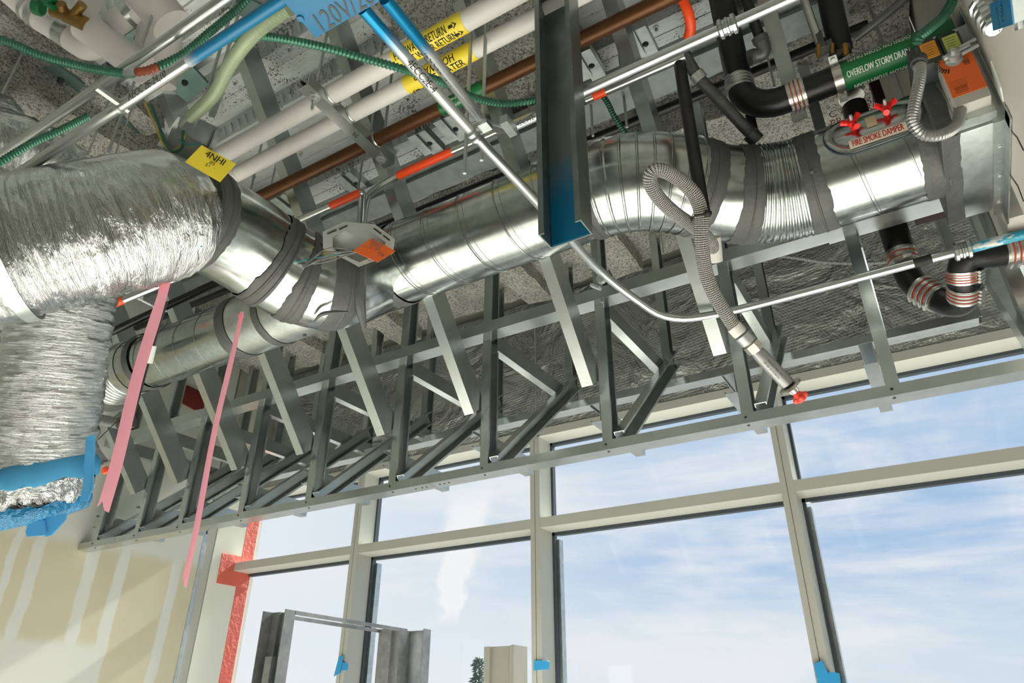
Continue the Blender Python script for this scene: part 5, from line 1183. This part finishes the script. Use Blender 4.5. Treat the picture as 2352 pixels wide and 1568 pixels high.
# steel and black sprinkler drops
og = thing('branch_pipe', 'slanting grey branch pipe with ring couplings down to the ribbed elbow', 'pipe', atD(1660, 240, 1.95))
MB().tube(fillet([atD(1572, 125, 1.95), atD(1598, 172, 1.95), atD(1735, 318, 1.95)], .04, 6), .0165, 20).build('pipe', M['oldpipe'], og)
m = MB(); m.tube([atD(1598, 168, 1.95), atD(1610, 184, 1.95)], .0205, 20); m.build('coupling', M['rod'], og)
m = MB(); m.tube([atD(1722, 306, 1.95), atD(1740, 324, 1.95)], .022, 20); m.build('coupling', M['oldpipe'], og)
MB().cyl(atD(1722, 262, 2.0), atD(1735, 318, 2.0), .013, 16).build('pipe', M['black'], og)
bv = atD(1600, 390, 1.66)
sd = thing('sprinkler_drop', 'flexible braided sprinkler drop looped and tied to a black pipe, red capped head', 'sprinkler', (bv.x, bv.y, bv.z))
MB().cyl(V(bv.x, bv.y, atY(1622, 490, bv.y).z), V(bv.x, bv.y, atY(1552, 130, bv.y).z), .0155, 24).build('drop_pipe', M['black'], sd)
HPt = [(1642, 585, 1.72), (1630, 552, 1.68), (1596, 522, 1.63), (1548, 488, 1.58), (1510, 450, 1.55), (1493, 415, 1.53), (1500, 393, 1.52), (1523, 392, 1.52), (1560, 412, 1.53), (1596, 448, 1.54), (1611, 495, 1.55), (1611, 550, 1.56), (1620, 620, 1.58), (1640, 675, 1.59), (1668, 722, 1.60), (1688, 752, 1.61)]
MB().tube(resample(spline([atD(*p) for p in HPt], 10), .004), .0158, 20).build('braided_hose', M['hose'], sd, label='braided stainless hose')
MB().tube([atD(1637, 545, 1.70), atD(1640, 572, 1.71), atD(1642, 600, 1.72)], .019, 20).build('inlet_fitting', M['white'], sd)
m = MB(); m.tube(spline([atD(1594, 495, 1.53), atD(1612, 493, 1.525), atD(1630, 491, 1.53)], 4), .0032, 8); m.lathe(atD(1626, 491, 1.53), V(0, -1, 0), [(-.009, .004), (0, .0095), (.009, .004)], 10); m.build('tie_wire', M['ink'], sd)
m = MB(); m.tube([atD(1585, 515, 1.60), atD(1590, 500, 1.59), atD(1598, 494, 1.585)], .0022, 6); m.build('tie_wire', M['ink'], sd)
nd = (atD(1815, 888, 1.60) - atD(1688, 752, 1.61)); NL = nd.length; o0 = atD(1688, 752, 1.61)
MB().lathe(o0, nd, [(-.004, .0175), (.018, .0175), (.019, .0165)], 24).build('collar', M['white'], sd)
MB().lathe(o0 + nd * .13, nd, [(0, .018), (.022, .018), (.024, .016)], 16).build('crimp_sleeve', M['rod'], sd)
MB().lathe(o0 + nd * .26, nd, [(0, .0165), (.004, .020), (.022, .020), (.026, .0165)], 6).build('hex_nut', M['band'], sd)
MB().lathe(o0 + nd * .40, nd, [(0, .0150), (.012, .0165), (NL * .55, .0165), (NL * .56, .015)], 24).build('reducer', M['greyflex'], sd)
m = MB(); dn = nd.normalized()
for k, s in enumerate(('TORQUE 40-60', 'UL FM 175 PSI')): text_to(m, s, onaxis(o0 + nd * .68, -nd, .0165, .3 - .6 * k), .006, 1.3, 0)
m.build('reducer_print', M['greyink'], sd)
hp = o0 + nd * .97
m = MB(); m.lathe(hp, nd, [(0, .012), (.002, .027), (.006, .029), (.008, .027), (.012, .013)], 28); m.build('escutcheon', M['band'], sd)
m = MB(); e1 = (V(1, 0, 0) - dn * dn.x).normalized(); e2 = dn.cross(e1)
m.lathe(hp + dn * .012, dn, [(0, .008), (.02, .006), (.024, .009)], 12); m.tube([hp + e1 * .007, hp + e1 * .009 + dn * .02, hp + dn * .034], .0025, 8); m.tube([hp - e1 * .007, hp - e1 * .009 + dn * .02, hp + dn * .034], .0025, 8); m.build('sprinkler_head', M['rod'], sd)
m = MB(); cc = hp + dn * .036; m.lathe(cc - dn * .012, dn, [(0, .008), (.012, .013), (.02, .013), (.024, .009)], 16)
for k in range(5):
    q = k * 1.2566; d = e1 * math.cos(q) + e2 * math.sin(q); m.lathe(cc + d * .012 - dn * .004, dn, [(0, .004), (.003, .0075), (.010, .0075), (.012, .004)], 12)
m.build('protective_cap', M['redcap'], sd, label='red orange protective cap')
# the other sprinkler drop at the left, behind the pink ribbon
s2 = thing('sprinkler_drop', 'black sprinkler drop behind the left pink ribbon with clear fitting and orange cap', 'sprinkler', atD(300, 950, 2.3))
MB().tube([atD(372, 690, 2.25), atD(335, 810, 2.25), atD(295, 955, 2.25)], .0185, 20).build('drop_pipe', M['black'], s2)
MB().tube([atD(345, 792, 2.24), atD(336, 832, 2.24)], .0192, 20).build('pipe_sticker', M['wht'], s2)
m = MB(); m.lathe(atD(306, 966, 2.25), atD(272, 974, 2.25) - atD(306, 966, 2.25), [(0, .022), (.02, .024), (.04, .022), (.048, .016)], 18); m.build('elbow_fitting', M['oldpipe'], s2)
MB().tube([atD(275, 973, 2.25), atD(225, 962, 2.27), atD(190, 955, 2.3)], .017, 18).build('clear_tube', M['greyflex'], s2)
MB().tube([atD(205, 1020, 2.2), atD(236, 1064, 2.2)], .017, 18).build('reducer', M['greyflex'], s2)
MB().lathe(atD(236, 1064, 2.2), atD(243, 1078, 2.2) - atD(236, 1064, 2.2), [(0, .012), (.001, .028), (.006, .028), (.008, .012)], 24).build('escutcheon', M['band'], s2)
MB().lathe(atD(240, 1073, 2.19), atD(248, 1090, 2.19) - atD(240, 1073, 2.19), [(0, .008), (.004, .012), (.016, .013), (.02, .008)], 8).build('protective_cap', M['orange'], s2)
MB().tube(spline([atD(310, 920, 2.2), atD(290, 945, 2.2), atD(225, 1010, 2.2)], 6), .0014, 6).build('wire', M['ink'], s2)
MB().tube([atD(235, 772, 2.9), atD(360, 713, 2.9), atD(500, 648, 2.9)], .016, 16).build('sprinkler_branch', M['black'], cat='pipe', label='black branch pipe crossing behind the pink ribbons')

# ------------------------------------------------------------------ pink ribbons
def ribbon(name, lab, px, py, d, py1, wpx, tuck):
    t = atD(px, py, d); zb2 = z_on_axis(t.x, t.y, py1); e = V(RX[0], RY0[0], RZ[0]); e.z = 0; e.normalize(); n_ = e.cross(V(0, 0, 1)); w_ = wpx * d / FPX / 2; m = MB(); N = 30
    for i in range(N + 1):
        f = i / N; z = t.z + (zb2 - t.z) * f; s = n_ * .006 * math.sin(f * 5) + e * .002 * math.sin(f * 9); ww = w_ * (.75 + .25 * min(1, f * 4)); zz = 0 if i < N else 1
        for k, u in enumerate((-1, -.33, .33, 1)): m.v.append(V(t.x, t.y, z + (zz * (.012 if k in (1,) else -.004 * k))) + s + e * ww * u + n_ * .0025 * (1 - u * u))
    for i in range(N):
        for k in range(3): b = i * 4 + k; m.f.append((b, b + 1, b + 5, b + 4))
    R = thing(name, lab, 'ribbon', t); m.build('strip', M['pink'], R)
    q = MB(); q.slab([atD(a, b, d - .02) for a, b in tuck], n_ * .001); q.build('folded_end', M['pink'], R); return R
ribbon('flagging_ribbon', 'wide pink ribbon hanging from the sealed collar at left', 389, 622, 1.85, 1163, 26, [(378, 628), (398, 630), (372, 692), (360, 690), (364, 665)])
ribbon('flagging_ribbon', 'narrow pink ribbon hanging lower in front of the soffit studs', 556, 716, 2.03, 1338, 12, [(547, 722), (560, 724), (556, 740), (548, 748), (550, 735)])

# ------------------------------------------------------------------ steel leaning and standing by the window
zt = .38
df = thing('door_frame', 'hollow grey steel door frame standing on the floor by the left window', 'door frame', (-2.2, 2.35, -CZ))
c0 = atZ(656, 1398, zt); y0 = c0.y; xr = c0.x; c1 = atZ(962, 1442, zt); y1 = c1.y; xw_ = xr - .125
def jamb(y, sgn, nm):
    """U shaped jamb: two faces, soffit with stops"""
    t = .003; m = MB(); f = .052
    pf = [(xw_, y), (xw_ + t, y), (xw_ + t, y + sgn * (f - t)), (xw_ + .04, y + sgn * (f - t)), (xw_ + .04, y + sgn * (f + .016 - t)), (xr - .04, y + sgn * (f + .016 - t)), (xr - .04, y + sgn * (f - t)), (xr - t, y + sgn * (f - t)), (xr - t, y), (xr, y), (xr, y + sgn * f), (xr - .04 + t, y + sgn * f), (xr - .04 + t, y + sgn * (f + .016)), (xw_ + .04 - t, y + sgn * (f + .016)), (xw_ + .04 - t, y + sgn * f), (xw_, y + sgn * f)]
    n = len(pf); m.v = [V(a, b, z) for z in (-CZ + .02, zt) for a, b in pf]
    m.f = [(j, (j + 1) % n, n + (j + 1) % n, n + j) for j in range(n)] + [tuple(range(n))[::-1], tuple(range(n, 2 * n))]
    return m.build(nm, M['doorsteel'], df)
jamb(y0, 1, 'jamb'); jamb(y1, -1, 'jamb')
MB().box(xr - .004, xr, y0 + .05, y1 - .05, zt - .015, zt).build('header_face', M['doorsteel'], df)
MB().box(xw_, xw_ + .004, y0 + .05, y1 - .05, zt - .015, zt).build('header_face', M['doorsteel'], df)
MB().box(xw_ + .05, xw_ + .085, y0 + .004, y0 + .03, -CZ + .02, atY(600, 1508, y0).z).build('anchor_clip', M['doorsteel'], df)
MB().box(xw_ - .004, xr + .002, y0, y0 + .06, -CZ, -CZ + .02).build('foot', M['doorsteel'], df); MB().box(xw_ - .004, xr + .002, y1 - .06, y1, -CZ, -CZ + .02).build('foot', M['doorsteel'], df)
d2f = thing('door_frame', 'second steel door frame jamb standing close behind the first one', 'door frame', (xr, y1 + .05, -CZ))
p_ = atY(984, 1444, y1 + .06); MB().prism(V(p_.x - .06, y1 + .08, -CZ), V(p_.x - .06, y1 + .08, zt), uprof(.12, .055, .003), (0, -1, 0)).build('jamb', M['doorsteel'], d2f)
po = thing('metal_post', 'short grey steel cover post standing by the middle mullion', 'post', (-1.55, 2.45, -CZ))
yp = 2.42; a, b = atY(1112, 1484, yp), atY(1180, 1482, yp); zp = (a.z + b.z) / 2
MB().box(a.x + .025, b.x - .016, yp + .012, yp + .08, -CZ, zp).build('web', M['post'], po)
MB().box(a.x, a.x + .025, yp, yp + .09, -CZ, zp).build('lip', M['post'], po); MB().box(b.x - .016, b.x - .010, yp, yp + .09, -CZ, zp + .001).build('lip', M['frame'], po); MB().box(b.x - .009, b.x + .0, yp, yp + .10, -CZ, zp + .002).build('return', M['post'], po)

# conifer outside
tr_ = thing('conifer', 'distant conifer top beyond the glass left of the grey post', 'tree', atY(1100, 1600, 30) * 1)
tb = atY(1101, 1508, 30); m = MB(); rnd = random.Random(3)
for k in range(2600):
    f = rnd.random() ** .7; z = tb.z - f * 6; rad = .12 + f * 1.5; q = rnd.random() * 6.283; rr = rad * (.35 + .65 * rnd.random()) * (1 + .35 * math.sin(z * 6 + math.sin(q * 3)))
    c = V(tb.x + rr * math.cos(q), tb.y + rr * math.sin(q), z); s = .10 + .12 * rnd.random(); d = V(math.cos(q), math.sin(q), -.35 + .5 * rnd.random()) * s; e = V(-math.sin(q), math.cos(q), .3) * s * .45
    m.add([c - d * .3, c + e, c + d, c - e, c + V(0, 0, s * .3)], [(0, 1, 4), (1, 2, 4), (2, 3, 4), (3, 0, 4), (0, 3, 2, 1)])
m.build('foliage', M['leaf'], tr_, kind='stuff', sharp=180)
MB().tube([V(tb.x, tb.y, tb.z - 9), V(tb.x, tb.y, tb.z)], [.2, .02], 10).build('trunk', M['bark'], tr_)

# ------------------------------------------------------------------ blue fire alarm style box on the right wall
wb = thing('wall_box', 'small blue lettered electrical box on the white right wall', 'box', atX(2315, 30, XR - .02))
q_ = [atX(a, b, XR - .05) for a, b in ((2276, 8), (2322, -18), (2330, 55), (2284, 70))]
mnY, mxY = min(p.y for p in q_), max(p.y for p in q_); mnZ, mxZ = min(p.z for p in q_), max(p.z for p in q_)
MB().slab(q_, V(.05, 0, 0)).build('box_body', M['steelgrey'], wb, bevel=.002)
MB().slab([p + V(-.002, 0, 0) for p in q_], V(.0022, 0, 0)).build('cover', M['bluep'], wb, label='blue cover plate')
cq = sum(q_, V(0, 0, 0)) / 4; e_ = (q_[3] - q_[0]).normalized(); m = MB(); ff = (q_[1] - q_[0]).normalized()
text_to(m, '4ECC2E-10', flat(cq - ff * .018, -e_, ff, (-1, 0, 0), .003), .014, 1, 0, .1); text_to(m, '120V', flat(cq + ff * .012, -e_, ff, (-1, 0, 0), .003), .02, .9, 0, .1); m.build('marker_lettering', M['ink'], wb)
m = MB(); p0, p1 = atX(2252, 10, XR - .03), atX(2275, 45, XR - .03); coupling(m, p0, p1, .013); p0, p1 = atX(2266, 40, XR - .03), atX(2284, 66, XR - .03); coupling(m, p0, p1, .011); m.build('connector', M['sheet'], wb, kind='stuff')
MB().lathe(atX(2238, 22, XR - .03), atX(2246, 8, XR - .04) - atX(2238, 22, XR - .03), [(0, .006), (.008, .008), (.016, .006)], 8).build('red_bushing', M['knob'], wb)
p0 = atX(2338, 40, XR - .01); MB().obox(p0, V(.004, 0, 0), (q_[3] - q_[0]) * .45, (q_[1] - q_[0]) * .09).build('mounting_strap', M['steelgrey'], wb)
